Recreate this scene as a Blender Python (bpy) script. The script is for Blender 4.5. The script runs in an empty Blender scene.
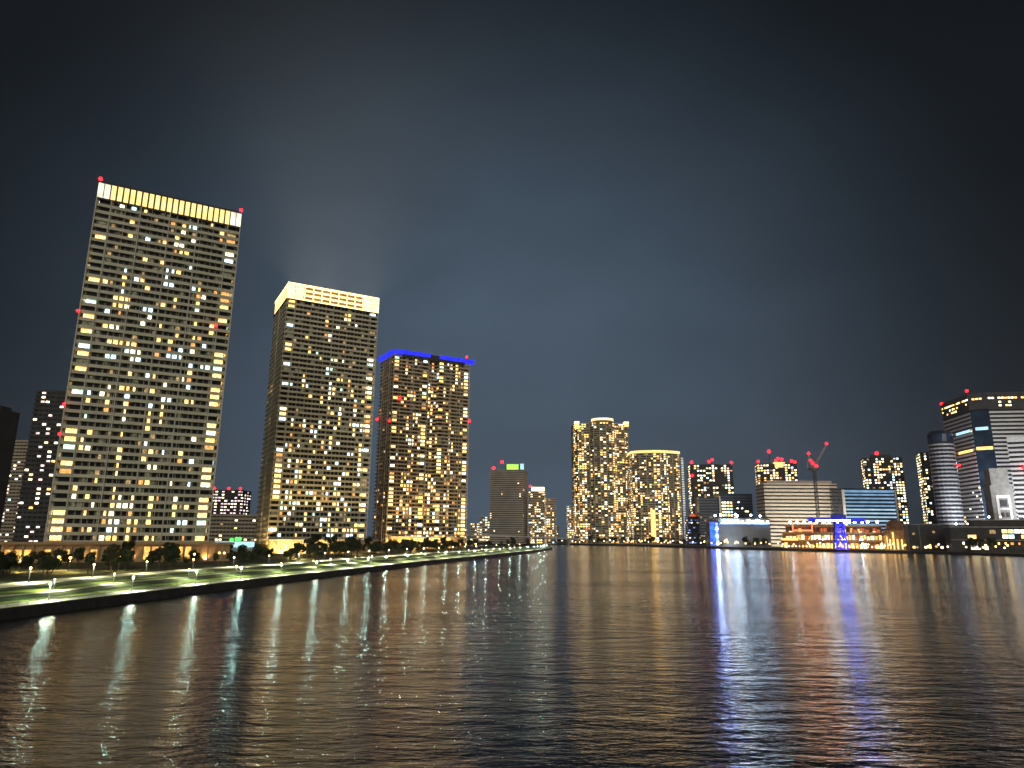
import bpy, math, random
from mathutils import Vector, Matrix
random.seed(7)
S = bpy.context.scene
COL = S.collection
R = math.radians
CAM = Vector((0, 0, 15))

# ------------------------------------------------------------------ materials
def newmat(name):
    m = bpy.data.materials.new(name); m.use_nodes = True
    nt = m.node_tree; nt.nodes.clear()
    out = nt.nodes.new('ShaderNodeOutputMaterial')
    return m, nt, out

def pbr(name, col, rough=.6, var=.25, scale=.3, metal=0., spec=.5, bump=0., col2=None, detail=5):
    m, nt, out = newmat(name)
    b = nt.nodes.new('ShaderNodeBsdfPrincipled')
    b.inputs['Roughness'].default_value = rough; b.inputs['Metallic'].default_value = metal
    b.inputs['Specular IOR Level'].default_value = spec
    nt.links.new(b.outputs[0], out.inputs[0])
    tc = nt.nodes.new('ShaderNodeNewGeometry')
    n = nt.nodes.new('ShaderNodeTexNoise'); n.inputs['Scale'].default_value = scale; n.inputs['Detail'].default_value = detail
    nt.links.new(tc.outputs['Position'], n.inputs['Vector'])
    r = nt.nodes.new('ShaderNodeValToRGB')
    c = Vector(col); lo = c*(1-var); hi = Vector(col2) if col2 else c*(1+var)
    r.color_ramp.elements[0].position = .33; r.color_ramp.elements[1].position = .67
    r.color_ramp.elements[0].color = (*lo, 1); r.color_ramp.elements[1].color = (*hi, 1)
    nt.links.new(n.outputs['Fac'], r.inputs[0]); nt.links.new(r.outputs[0], b.inputs['Base Color'])
    if bump:
        bp = nt.nodes.new('ShaderNodeBump'); bp.inputs['Strength'].default_value = bump
        nt.links.new(n.outputs['Fac'], bp.inputs['Height']); nt.links.new(bp.outputs[0], b.inputs['Normal'])
    return m

def em(name, col, strength, var=.0, scale=.35, sample=False):
    m, nt, out = newmat(name)
    e = nt.nodes.new('ShaderNodeEmission'); e.inputs[0].default_value = (*col, 1)
    e.inputs[1].default_value = strength
    if var:
        g = nt.nodes.new('ShaderNodeNewGeometry')
        n = nt.nodes.new('ShaderNodeTexNoise'); n.inputs['Scale'].default_value = scale; n.inputs['Detail'].default_value = 3
        nt.links.new(g.outputs['Position'], n.inputs['Vector'])
        mr = nt.nodes.new('ShaderNodeMapRange')
        mr.inputs[1].default_value = .3; mr.inputs[2].default_value = .7
        mr.inputs[3].default_value = strength*(1-var); mr.inputs[4].default_value = strength*(1+var)
        nt.links.new(n.outputs['Fac'], mr.inputs[0]); nt.links.new(mr.outputs[0], e.inputs[1])
    nt.links.new(e.outputs[0], out.inputs[0])
    m.cycles.emission_sampling = 'AUTO' if sample else 'NONE'
    return m

M = dict(
    wall=pbr('olive_grey_wall', (.2, .19, .14), .8, .3, .2),  # one even olive grey behind the balconies
    glass=pbr('dark_glazing', (.014, .014, .016), .3, .5, .15, spec=.12),
    parapet=pbr('balcony_panel', (.5, .49, .36), .55, .12, .12),
    parapet2=pbr('balcony_panel_grey', (.56, .52, .37), .55, .12, .12),
    parapet3=pbr('balcony_panel_beige', (.56, .43, .28), .55, .12, .12),
    parapet4=pbr('balcony_panel_far', (.4, .34, .24), .6, .2, .08),
    parapet5=pbr('grey_brown_band', (.42, .38, .32), .6, .15, .1),
    rib=pbr('pale_rib', (.5, .48, .4), .6, .1),
    conc=pbr('concrete', (.3, .29, .27), .8, .2, .25),
    darkconc=pbr('dark_concrete', (.05, .05, .052), .8, .3, .2),
    stripe=pbr('white_spandrel', (.62, .62, .62), .5, .08, .1),
    stripe3=pbr('grey_spandrel', (.3, .31, .34), .4, .15, .1),
    stripe2=pbr('cream_spandrel', (.55, .5, .42), .6, .08, .1),
    glasstower=pbr('blue_glass', (.02, .035, .06), .15, .4, .1),
    metal=pbr('dark_metal', (.06, .06, .065), .45, .2, 1., metal=.6),
    steel=pbr('grey_steel', (.25, .26, .28), .4, .2, 1., metal=.5),
    grass=pbr('lawn', (.08, .19, .012), .95, .6, .12, col2=(.22, .34, .025), bump=.3),
    grassd=pbr('rough_grass', (.022, .045, .012), .95, .5, .3, bump=.4),
    path=pbr('pale_paving', (.42, .41, .36), .8, .18, .5),
    asphalt=pbr('asphalt', (.05, .05, .052), .85, .25, .3),
    land=pbr('ground_mix', (.055, .055, .045), .9, .5, .05),
    seawall=pbr('seawall', (.035, .035, .034), .85, .4, .4, bump=.4),
    soil=pbr('far_ground', (.06, .058, .05), .9, .4, .03),
    bark=pbr('bark', (.07, .05, .035), .9, .3, 2.),
    leaf=pbr('leaf', (.028, .05, .016), .8, .6, .6, col2=(.07, .095, .03)),
    leaf2=pbr('leaf_olive', (.045, .055, .018), .8, .5, .6, col2=(.09, .09, .03)),
    warmwall=pbr('warm_stone', (.42, .28, .14), .7, .15, .3),
    mallwall=pbr('terracotta_wall', (.2, .1, .06), .75, .25, .2),
    bluepaint=pbr('blue_paint', (.02, .03, .45), .5, .15, .5),
    redpaint=pbr('crane_red', (.4, .05, .03), .5, .2, .5),
    white=pbr('white_panel', (.7, .72, .7), .6, .08, .3),
    hall=pbr('hall_cladding', (.16, .165, .18), .55, .12, .1),
)
WM = {
    'y': em('lit_window_yellow', (1, .56, .16), 3.7, .75, 1.5),
    'w': em('lit_window_warm_white', (1, .84, .52), 4.6, .75, 1.5),
    'b': em('lit_window_cool_white', (.55, .82, 1), 4.8, .7, 1.5),
    'o': em('lit_window_orange', (1, .42, .12), 1.4, .6, 1.5),
    'g': em('lit_window_pale_green', (.66, 1, .8), 2.1, .55, .8),
    'd': em('lit_window_dim', (1, .66, .3), .5, .75, 1.2),
    'e': em('lit_window_faint', (.9, .85, .5), .13, .7, 1.2),
    'p': em('lit_window_pinkish', (1, .75, .75), 1.8, .5, .8),
    'u': em('lit_window_blue', (.2, .35, 1), 1.6, .5, .8),
}
E = dict(
    crown=em('crown_light_amber', (1, .66, .22), 2., .22, .5),
    crownw=em('crown_light_white', (1, .92, .7), 1.35, .3, .3),
    crown2=em('crown_light_gold', (1, .42, .1), .5, .4, .3),
    crown2s=em('crown_side_gold', (1, .62, .2), 2.4, .3, .3),
    crownbar=em('crown_bar_light', (1, .7, .27), 3.2, .15, .3),
    crown2w=em('crown_light_hot', (1, .76, .4), 2.3, .35, .3),
    blue=em('blue_glow', (.022, .03, 1), 1.6, .25, .3),
    bluehot=em('blue_led', (.06, .1, 1), 14., sample=True),
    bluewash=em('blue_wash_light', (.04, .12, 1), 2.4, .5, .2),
    red=em('red_beacon', (1, .005, .009), 18., sample=True),
    lampc=em('cool_lamp', (.55, 1, .86), 520., sample=True),
    lampw=em('warm_lamp', (1, .68, .32), 26.),
    lampa=em('amber_lamp', (1, .5, .08), 16., sample=True),
    lampf=em('far_lamp', (1, .74, .4), 9.),
    white=em('floodlight_white', (.6, .8, 1), 60., sample=True),
    bluecool=em('added_cool_band', (.28, .5, 1), 9., .5, .15, sample=True),
    green=em('green_sign', (.55, 1, .12), 1.4, .2),
    greenl=em('green_light', (.1, 1, .15), 2.),
    cyan=em('pale_cyan_sign', (.5, .85, 1), 1.3, .2),
    shop=em('shop_light', (1, .6, .18), 2.3, .8, .9),
    shopw=em('shop_light_pale', (1, .82, .45), 3.2, .75, .9),
    warm=em('warm_interior', (1, .52, .12), 1.4, .75, .6),
    facl=em('lit_blue_facade', (.26, .46, .7), .9, .3, .08),
    facl2=em('lit_pale_facade', (.5, .75, .95), .95, .25, .1),
    redneon=em('red_neon', (1, .09, .035), 7., .3, .5, sample=True),
    craneglow=em('crane_blue_glow', (.012, .018, 1), 6., sample=True),  # glow in place of floodlight on the crane's blue paint
    stair=em('stair_light', (.9, .85, .7), .9, .5, .3),
    redsign=em('red_sign', (1, .18, .05), .8, .6, .9),
)

# ------------------------------------------------------------------ mesh building
class MB:
    def __init__(s): s.v = []; s.f = []; s.mi = []
    def quad(s, a, b, c, d, mi=0):
        n = len(s.v); s.v += [tuple(a), tuple(b), tuple(c), tuple(d)]; s.f.append((n, n+1, n+2, n+3)); s.mi.append(mi)
    def box(s, x0, x1, y0, y1, z0, z1, mi=0):
        n = len(s.v)
        s.v += [(x0,y0,z0),(x1,y0,z0),(x1,y1,z0),(x0,y1,z0),(x0,y0,z1),(x1,y0,z1),(x1,y1,z1),(x0,y1,z1)]
        for f in ((0,3,2,1),(4,5,6,7),(0,1,5,4),(1,2,6,5),(2,3,7,6),(3,0,4,7)):
            s.f.append(tuple(n+i for i in f)); s.mi.append(mi)
    def obox(s, p, u, w, d, z0, z1, mi=0):
        """box standing at p, w along unit u, d along the left normal, centred"""
        v = Vector((-u[1], u[0], 0)); u = Vector((u[0], u[1], 0)); p = Vector((p[0], p[1], 0))
        n = len(s.v)
        for z in (z0, z1):
            for a, b in ((-1,-1),(1,-1),(1,1),(-1,1)):
                q = p+u*(a*w/2)+v*(b*d/2); s.v.append((q.x, q.y, z))
        for f in ((0,3,2,1),(4,5,6,7),(0,1,5,4),(1,2,6,5),(2,3,7,6),(3,0,4,7)):
            s.f.append(tuple(n+i for i in f)); s.mi.append(mi)
    def prism(s, poly, z0, z1, mi=0, top=True, bottom=True, top_scale=1.):
        n = len(s.v); k = len(poly)
        cx = sum(p[0] for p in poly)/k; cy = sum(p[1] for p in poly)/k
        s.v += [(p[0], p[1], z0) for p in poly]
        s.v += [(cx+(p[0]-cx)*top_scale, cy+(p[1]-cy)*top_scale, z1) for p in poly]
        for i in range(k):
            j = (i+1) % k; s.f.append((n+i, n+j, n+k+j, n+k+i)); s.mi.append(mi)
        if top: s.f.append(tuple(n+k+i for i in range(k))); s.mi.append(mi)
        if bottom: s.f.append(tuple(n+i for i in reversed(range(k)))); s.mi.append(mi)
    def ring(s, outer, inner, z0, z1, mi=0):
        n = len(s.v); k = len(outer)
        for pl, z in ((outer, z0), (outer, z1), (inner, z1), (inner, z0)):
            s.v += [(p[0], p[1], z) for p in pl]
        for i in range(k):
            j = (i+1) % k
            for a in range(4):
                b = (a+1) % 4
                s.f.append((n+a*k+i, n+a*k+j, n+b*k+j, n+b*k+i)); s.mi.append(mi)
    def tube(s, p, q, r, n=8, mi=0, r2=None):
        p = Vector(p); q = Vector(q); d = (q-p).normalized(); r2 = r if r2 is None else r2
        a = d.orthogonal().normalized(); b = d.cross(a); k = len(s.v)
        for c, rr in ((p, r), (q, r2)):
            for i in range(n):
                t = 2*math.pi*i/n; s.v.append(tuple(c+(a*math.cos(t)+b*math.sin(t))*rr))
        for i in range(n):
            j = (i+1) % n; s.f.append((k+i, k+j, k+n+j, k+n+i)); s.mi.append(mi)
        s.f.append(tuple(k+i for i in reversed(range(n)))); s.mi.append(mi)
        s.f.append(tuple(k+n+i for i in range(n))); s.mi.append(mi)
    def ball(s, c, r, mi=0, nu=10, nv=6, sz=1.):
        k = len(s.v); c = Vector(c)
        for j in range(1, nv):
            for i in range(nu):
                t = math.pi*j/nv; p = 2*math.pi*i/nu
                s.v.append((c.x+r*math.sin(t)*math.cos(p), c.y+r*math.sin(t)*math.sin(p), c.z+r*sz*math.cos(t)))
        s.v += [(c.x, c.y, c.z+r*sz), (c.x, c.y, c.z-r*sz)]; T = len(s.v)-2; B = T+1
        for j in range(nv-2):
            for i in range(nu):
                i2 = (i+1) % nu
                s.f.append((k+j*nu+i, k+(j+1)*nu+i, k+(j+1)*nu+i2, k+j*nu+i2)); s.mi.append(mi)
        for i in range(nu):
            i2 = (i+1) % nu
            s.f.append((T, k+i, k+i2)); s.mi.append(mi)
            s.f.append((B, k+(nv-2)*nu+i2, k+(nv-2)*nu+i)); s.mi.append(mi)
    def mesh(s, name, mats):
        me = bpy.data.meshes.new(name); me.from_pydata(s.v, [], s.f)
        for m in (mats if isinstance(mats, (list, tuple)) else [mats]): me.materials.append(m)
        me.polygons.foreach_set('material_index', s.mi); me.update()
        return me
    def build(s, name, mats, parent=None, loc=(0, 0, 0)):
        return link(name, s.mesh(name, mats), parent, loc)

def link(name, me, parent=None, loc=(0, 0, 0)):
    o = bpy.data.objects.new(name, me); COL.objects.link(o); o.parent = parent; o.location = loc
    return o

def tag(o, label, cat, group=None):
    o['label'] = label; o['category'] = cat
    if group: o['group'] = group
    return o
def thing(name, label, cat, loc, group=None, rz=0):
    o = bpy.data.objects.new(name, None); COL.objects.link(o); o.location = loc; o.rotation_euler = (0, 0, rz)
    return tag(o, label, cat, group)
def structure(o): o['kind'] = 'structure'; return o
def stuff(o): o['kind'] = 'stuff'; return o
def copy_thing(root, loc, rz=0, label=None, scale=None):
    r = root.copy(); COL.objects.link(r); r.location = loc; r.rotation_euler = (0, 0, rz)
    if scale: r.scale = scale
    if label: r['label'] = label
    for ch in root.children:
        c = ch.copy(); COL.objects.link(c); c.parent = r
        for g in ch.children:
            d = g.copy(); COL.objects.link(d); d.parent = c
    return r

# ------------------------------------------------------------------ footprints
def inset(poly, d):
    """offset a counter-clockwise polygon inwards by d (negative = outwards)"""
    k = len(poly); out = []
    for i in range(k):
        a, b, c = Vector(poly[i-1]), Vector(poly[i]), Vector(poly[(i+1) % k])
        e1 = (b-a).normalized(); e2 = (c-b).normalized()
        n1 = Vector((-e1.y, e1.x)); n2 = Vector((-e2.y, e2.x))
        m = n1+n2; m = m/max(.25, m.dot(n1))
        out.append(tuple(b+m*d))
    return out
def rect(w, d, u=(1, 0), at=(0, 0)):
    u = Vector(u).normalized(); v = Vector((-u.y, u.x)); c = Vector(at)
    return [tuple(c+u*(a*w/2)+v*(b*d/2)) for a, b in ((-1,-1),(1,-1),(1,1),(-1,1))]
def local(poly):
    k = len(poly); c = Vector((sum(p[0] for p in poly)/k, sum(p[1] for p in poly)/k))
    return c, [tuple(Vector(p)-c) for p in poly]

_pane = {}
def pane_mesh(ang, w, h, key):
    k = (round(ang, 2), round(w, 1), round(h, 1), key)
    if k not in _pane:
        u = (math.cos(ang), math.sin(ang)); mb = MB()
        mb.obox((0, 0), u, w, .08, -h/2, h/2)
        _pane[k] = mb.mesh('window', WM[key])
    return _pane[k]

def put_windows(root, cand, nmax=100, away=()):
    """cand: (x, y, z, angle, w, h, key); the largest nmax as parts, the rest as one"""
    cand.sort(key=lambda c: (-round(c[4]*c[5], 1), c[2]))
    for c in cand[:nmax]:
        link('window', pane_mesh(c[3], c[4], c[5], c[6]), root, (c[0], c[1], c[2]))
    rest = cand[nmax:]+list(away)
    if rest:
        keys = sorted(set(c[6] for c in rest)); mb = MB()
        for c in rest:
            mb.obox((c[0], c[1]), (math.cos(c[3]), math.sin(c[3])), c[4], .08, c[2]-c[5]/2, c[2]+c[5]/2, keys.index(c[6]))
        stuff(mb.build('windows', [WM[k] for k in keys], root))

def pick(mix):
    r = random.random()*sum(w for _, w in mix)
    for k, w in mix:
        r -= w
        if r <= 0: return k
    return mix[0][0]
MIX = [('y', 46), ('w', 24), ('b', 9), ('o', 10), ('g', 5), ('d', 10)]
MIXW = [('y', 26), ('w', 40), ('b', 12), ('o', 6), ('g', 4), ('d', 12), ('p', 6)]

def tower(name, label, cat, poly, z0, H, n, bay=2.4, recess=1.3, lit=.2, mix=MIX, mats=('wall', 'parapet'), par=(-.22, 1.05),
          each=True, wh=.62, wfrac=.85, corner=False, grad=.5, side=1., faint=0., even=False, explicit=None, ribs=None, base=0., group=None, roof=True, glaze=True, skip=None, cornerlit=.55, run=.45):
    """residential tower over a footprint in world metres"""
    c, P = local(poly); root = thing(name, label, cat, (c.x, c.y, z0), group)
    W = inset(P, recess); h = (H-base)/n
    mb = MB(); mb.prism(W, 0, H); mb.build('facade', M[mats[0]], root)
    # storey parapets
    def ringmesh():
        m = MB(); inn = inset(P, .16)
        m.ring(P, inn, par[0], par[1])
        m.ring(inset(P, .161), inset(W, .3), par[0]-.002, 0.)
        return m
    if each:
        me = ringmesh().mesh('balcony', M[mats[1]])
        for i in range(n): link('balcony', me, root, (0, 0, base+i*h))
    else:
        mb = MB()
        for i in range(n):
            mb.ring(P, inset(W, .3), base+i*h+par[0], base+i*h+par[1])
        mb.build('floor_bands', M[mats[1]], root)
    if roof:
        mb = MB(); mb.ring(P, inset(P, .4), H-.3, H+1.2); mb.prism(inset(P, .39), H, H+.35); mb.build('roof', M[mats[1]], root)
    cand = []; away = []; gl = MB(); dv_ = MB(); k = len(W)
    for e in range(k):
        a = Vector(W[e]); b = Vector(W[(e+1) % k]); L = (b-a).length
        if L < 1.2: continue
        d = (b-a)/L; nr = Vector((d.y, -d.x)); mid = (a+b)/2+c
        tc_ = (Vector((CAM.x, CAM.y))-mid).normalized(); facing = nr.dot(tc_)
        if facing < -.45: continue
        ang = math.atan2(d.y, d.x)
        if explicit and e == explicit[0]:
            xs = [(2.2, 3.6)] + [(5+(i+.5)*(L-10)/20, (L-10)/20*.72) for i in range(20)] + [(L-2.2, 3.6)]
        elif corner and L > 20:
            nb = max(1, int((L-9)/bay)); bw = (L-9)/nb
            xs = [(2.2, 3.7)] + [(4.5+(i+.5)*bw, bw*wfrac) for i in range(nb)] + [(L-2.2, 3.7)]
        else:
            nb = max(1, int(L/bay)); bw = L/nb
            xs = [((i+.5)*bw, bw*wfrac) for i in range(nb)]
        if each:
            nd = max(1, int(L/(2*bay)))
            for s in range(n):
                for i in range(1, nd):
                    q = a+d*(L*i/nd)+nr*.62; dv_.obox(q, d, .16, 1.1, base+s*h+.003, base+(s+1)*h+par[0]-.004)
        colw = [1. if even else random.choice((.35, .6, 1, 1, 1.9)) for _ in xs]
        prev = [False]*len(xs)
        for s in range(n):
            t = s/n; zc = base+s*h+par[1]+.02+(h-1.05+par[0])*.5 - .1
            hh = h*wh
            for i, (x, w) in enumerate(xs):
                key = None
                if skip and skip(e, x, s): continue
                if explicit and e == explicit[0]:
                    key = explicit[1].get((i, s))
                else:
                    p = lit*colw[i]*(1+grad*(1-2*t))*(side if e == k-1 else 1)
                    if corner and L > 20 and e != k-1 and i in (0, len(xs)-1): p = cornerlit*(1+.4*grad*(1-2*t))
                    if prev[i] and random.random() < run: p = max(p, .6)
                    if random.random() < p: key = pick(mix)
                prev[i] = bool(key)
                if not key and faint and random.random() < faint: key = pick([('e', 3), ('d', 1)])
                q = a+d*x
                if key:
                    ww = w*random.choice((1, 1, .8, .62, .45)) if (w < 3.2 and each) else w
                    q2 = q+nr*.07; (cand if facing > 0 else away).append((q2.x, q2.y, zc, ang, ww, hh*random.choice((1, 1, .9)), key))
                elif glaze:
                    q2 = q+nr*.02; gl.obox(q2, d, w, .06, zc-hh/2, zc+hh/2)
    if glaze and gl.v: stuff(gl.build('windows_unlit', M['glass'], root))
    if dv_.v: stuff(dv_.build('balcony_dividers', M[mats[1]], root))
    put_windows(root, cand, away=away)
    if ribs:
        for e, xs in ribs.items():
            a = Vector(P[e]); b = Vector(P[(e+1) % k]); d = (b-a).normalized(); nr = Vector((d.y, -d.x))
            for x in xs:
                q = a+d*x+nr*.05
                mb = MB(); mb.obox((q.x, q.y), d, .45 if each else 1.1, .5, base-.3, H+.1); mb.build('rib', M['rib'], root)
    return root, c, P

def beacon(root, p, r=.9):
    mb = MB(); mb.tube((p[0], p[1], p[2]-2.2*r), (p[0], p[1], p[2]-.4*r), .12*r+.05, 6, 0); mb.ball(p, r, 1)
    mb.build('beacon', [M['metal'], E['red']], root)

# ------------------------------------------------------------------ land and water
def spline(pts, step):
    out = []
    for i in range(len(pts)-1):
        p0 = Vector(pts[max(0, i-1)]); p1 = Vector(pts[i]); p2 = Vector(pts[i+1]); p3 = Vector(pts[min(len(pts)-1, i+2)])
        n = max(1, int((p2-p1).length/step))
        for k in range(n):
            t = k/n
            out.append(.5*((2*p1)+(p2-p0)*t+(2*p0-5*p1+4*p2-p3)*t*t+(-p0+3*p1-3*p2+p3)*t**3))
    out.append(Vector(pts[-1])); return out
EDGE = spline([(-103, -60), (-99, 20), (-95.5, 70), (-91.5, 100), (-87.2, 135), (-82.5, 165), (-76.5, 205), (-63.5, 270), (-42, 378), (-4, 540), (29, 700),
               (45, 800), (50, 845), (44, 875), (22, 895)], 9)
def offs(line, d):
    out = []
    for i, p in enumerate(line):
        t = (line[min(i+1, len(line)-1)]-line[max(i-1, 0)]).normalized()
        out.append(p+Vector((-t.y, t.x))*d)
    return out
def wob(p, a): return a*math.sin(p.y*.045+p.x*.02)+.6*a*math.sin(p.y*.11+1.3)
def ribbon(name, mat, cols):
    """cols: list of (offset fn, z fn) across the strip"""
    mb = MB(); n = len(EDGE); rows = []
    for of, zf in cols:
        row = []
        for i, p in enumerate(EDGE):
            t = (EDGE[min(i+1, n-1)]-EDGE[max(i-1, 0)]).normalized()
            taper = min(1., max(.12, (870-p.y)/250.))
            o = of(p) if callable(of) else of
            q = p+Vector((-t.y, t.x))*o*(taper if o > 9 else 1); z = zf(p) if callable(zf) else zf
            row.append((q.x, q.y, z))
        rows.append(row)
    for a, b in zip(rows, rows[1:]):
        for i in range(n-1): mb.quad(a[i], b[i], b[i+1], a[i+1])
    return mb.build(name, mat)

structure(ribbon('seawall', M['seawall'], [(-.4, -3), (-.2, .4), (0, 1.75), (0, 2.0), (.7, 2.0), (.7, 1.8)]))
structure(ribbon('promenade', M['path'], [(.7, 1.8), (6.6, 1.82)]))
structure(ribbon('kerb_strip', M['conc'], [(6.6, 1.82), (6.6, 1.94), (6.95, 1.94), (6.95, 1.82)]))
f1 = lambda p: 12+wob(p, 1.6)
f2 = lambda p: 15+wob(p, 2.4)
f3 = lambda p: 22+wob(p, 2.)
f4 = lambda p: 25.5+wob(p, 2.6)
f5 = lambda p: 33+wob(p, 1.5)
stuff(ribbon('lawn', M['grass'], [(6.95, 1.84), (f1, 2.0)]))
stuff(ribbon('bank_grass', M['grassd'], [(f1, 2.0), (lambda p: f1(p)+.6, 2.3), (f2, 2.75)]))
structure(ribbon('terrace_path', M['path'], [(f2, 2.75), (lambda p: f2(p)+2.3, 2.8)]))
stuff(ribbon('upper_lawn', M['grass'], [(lambda p: f2(p)+2.3, 2.8), (f3, 3.0)]))
stuff(ribbon('upper_bank_grass', M['grassd'], [(f3, 3.0), (lambda p: f3(p)+.8, 3.3), (f4, 3.55)]))
structure(ribbon('upper_walkway', M['path'], [(f4, 3.55), (f5, 3.6)]))
stuff(ribbon('garden_ground', M['grassd'], [(f5, 3.6), (60, 4.4), (110, 4.5)]))
# ground of the left bank behind the gardens
gp = [(p.x-50, p.y) for p in EDGE if p.y < 700]
mb = MB()
for i in range(len(gp)-1):
    mb.quad((gp[i][0], gp[i][1], 4.3), (-1500, gp[i][1], 4.3), (-1500, gp[i+1][1], 4.3), (gp[i+1][0], gp[i+1][1], 4.3))
mb.quad((gp[-1][0], gp[-1][1], 4.3), (-1500, gp[-1][1], 4.3), (-1500, 900, 4.3), (10, 900, 1.8))
mb.quad((10, 900, 1.8), (-1500, 900, 4.3), (-1500, 900, -3), (10, 900, -3))
structure(mb.build('bank_ground', M['land']))

FAR = [(-1600, 1150), (-700, 1150), (-200, 1155), (-60, 1165), (40, 1215), (100, 1240), (183, 1169), (258, 1008), (316, 886), (362, 792), (425, 735), (446, 688),
       (464, 627), (500, 560), (545, 480), (600, 400), (700, 300), (1600, 200)]
mb = MB()
for (a, b), (c2, d2) in zip(FAR, FAR[1:]):
    mb.quad((a, b-.8, -3), (c2, d2-.8, -3), (c2, d2, 2.6), (a, b, 2.6))
    mb.quad((a, b, 2.6), (c2, d2, 2.6), (c2, d2+1, 2.6), (a, b+1, 2.6))
structure(mb.build('far_quay', M['seawall']))
mb = MB()
for (a, b), (c2, d2) in zip(FAR, FAR[1:]):
    mb.quad((a, b+1, 2.5), (c2, d2+1, 2.5), (c2*4, 7000, 2.5), (a*4, 7000, 2.5))
structure(mb.build('far_ground', M['soil']))

rl = thing('railing', 'long thin grey guard railing along the seawall edge of the promenade', 'railing', (0, 0, 0))
L1 = offs(EDGE, .45); mb = MB(); mp_ = MB()
for a, b in zip(L1, L1[1:]):
    for z in (2.35, 2.7, 3.05): mb.tube((a.x, a.y, z), (b.x, b.y, z), .03, 5)
    n = max(1, int((b-a).length/2.2))
    for i in range(n):
        p = a.lerp(b, i/n); mp_.tube((p.x, p.y, 2.0), (p.x, p.y, 3.08), .035, 5)
mb.build('rail', M['steel'], rl); stuff(mp_.build('post', M['steel'], rl))

# water
def water():
    m, nt, out = newmat('night_water')
    # rough water: slope-averaged Fresnel stays well below the mirror value at grazing angles
    b = nt.nodes.new('ShaderNodeBsdfGlossy'); b.inputs['Roughness'].default_value = .125; b.inputs['Color'].default_value = (1, 1, 1, 1)
    df = nt.nodes.new('ShaderNodeBsdfDiffuse'); df.inputs['Color'].default_value = (.004, .006, .006, 1)
    fr = nt.nodes.new('ShaderNodeFresnel'); fr.inputs['IOR'].default_value = 1.33
    fm = nt.nodes.new('ShaderNodeMath'); fm.operation = 'MULTIPLY'; fm.inputs[1].default_value = 1.
    nt.links.new(fr.outputs[0], fm.inputs[0])
    mx = nt.nodes.new('ShaderNodeMixShader'); nt.links.new(fm.outputs[0], mx.inputs[0]); nt.links.new(df.outputs[0], mx.inputs[1]); nt.links.new(b.outputs[0], mx.inputs[2])
    nt.links.new(mx.outputs[0], out.inputs[0])
    g = nt.nodes.new('ShaderNodeNewGeometry')
    def noise(sx, sy, rot, detail, rough):
        mp = nt.nodes.new('ShaderNodeMapping'); mp.inputs['Scale'].default_value = (sx, sy, 1); mp.inputs['Rotation'].default_value = (0, 0, rot)
        n = nt.nodes.new('ShaderNodeTexNoise'); n.inputs['Scale'].default_value = 1; n.inputs['Detail'].default_value = detail; n.inputs['Roughness'].default_value = rough
        nt.links.new(g.outputs['Position'], mp.inputs[0]); nt.links.new(mp.outputs[0], n.inputs['Vector']); return n
    def mul(n, v):
        x = nt.nodes.new('ShaderNodeMath'); x.operation = 'MULTIPLY'; x.inputs[1].default_value = v
        nt.links.new(n.outputs[0], x.inputs[0]); return x
    def add(a, c):
        x = nt.nodes.new('ShaderNodeMath'); x.operation = 'ADD'
        nt.links.new(a.outputs[0], x.inputs[0]); nt.links.new(c.outputs[0], x.inputs[1]); return x
    n1 = noise(.15, .4, .06, 2, .5); n2 = noise(.6, 1.35, -.12, 3, .55); n3 = noise(2.2, 4.2, .2, 2, .5)
    patch = noise(.012, .03, .15, 3, .55)
    hsum = add(add(mul(n1, .5), mul(n2, .25)), mul(n3, .055))
    mr = nt.nodes.new('ShaderNodeMapRange'); mr.inputs[1].default_value = .35; mr.inputs[2].default_value = .65
    mr.inputs[3].default_value = .55; mr.inputs[4].default_value = 1.25
    nt.links.new(patch.outputs[0], mr.inputs[0])
    x = nt.nodes.new('ShaderNodeMath'); x.operation = 'MULTIPLY'
    nt.links.new(hsum.outputs[0], x.inputs[0]); nt.links.new(mr.outputs[0], x.inputs[1])
    bp = nt.nodes.new('ShaderNodeBump'); bp.inputs['Strength'].default_value = 1.; bp.inputs['Distance'].default_value = WAVE
    nt.links.new(x.outputs[0], bp.inputs['Height']); nt.links.new(bp.outputs[0], b.inputs['Normal']); nt.links.new(bp.outputs[0], fr.inputs['Normal'])
    return m
WAVE = .72
mb = MB(); mb.quad((-2500, -400, 0), (2500, -400, 0), (2500, 3000, 0), (-2500, 3000, 0))
structure(mb.build('water', water()))

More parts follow.
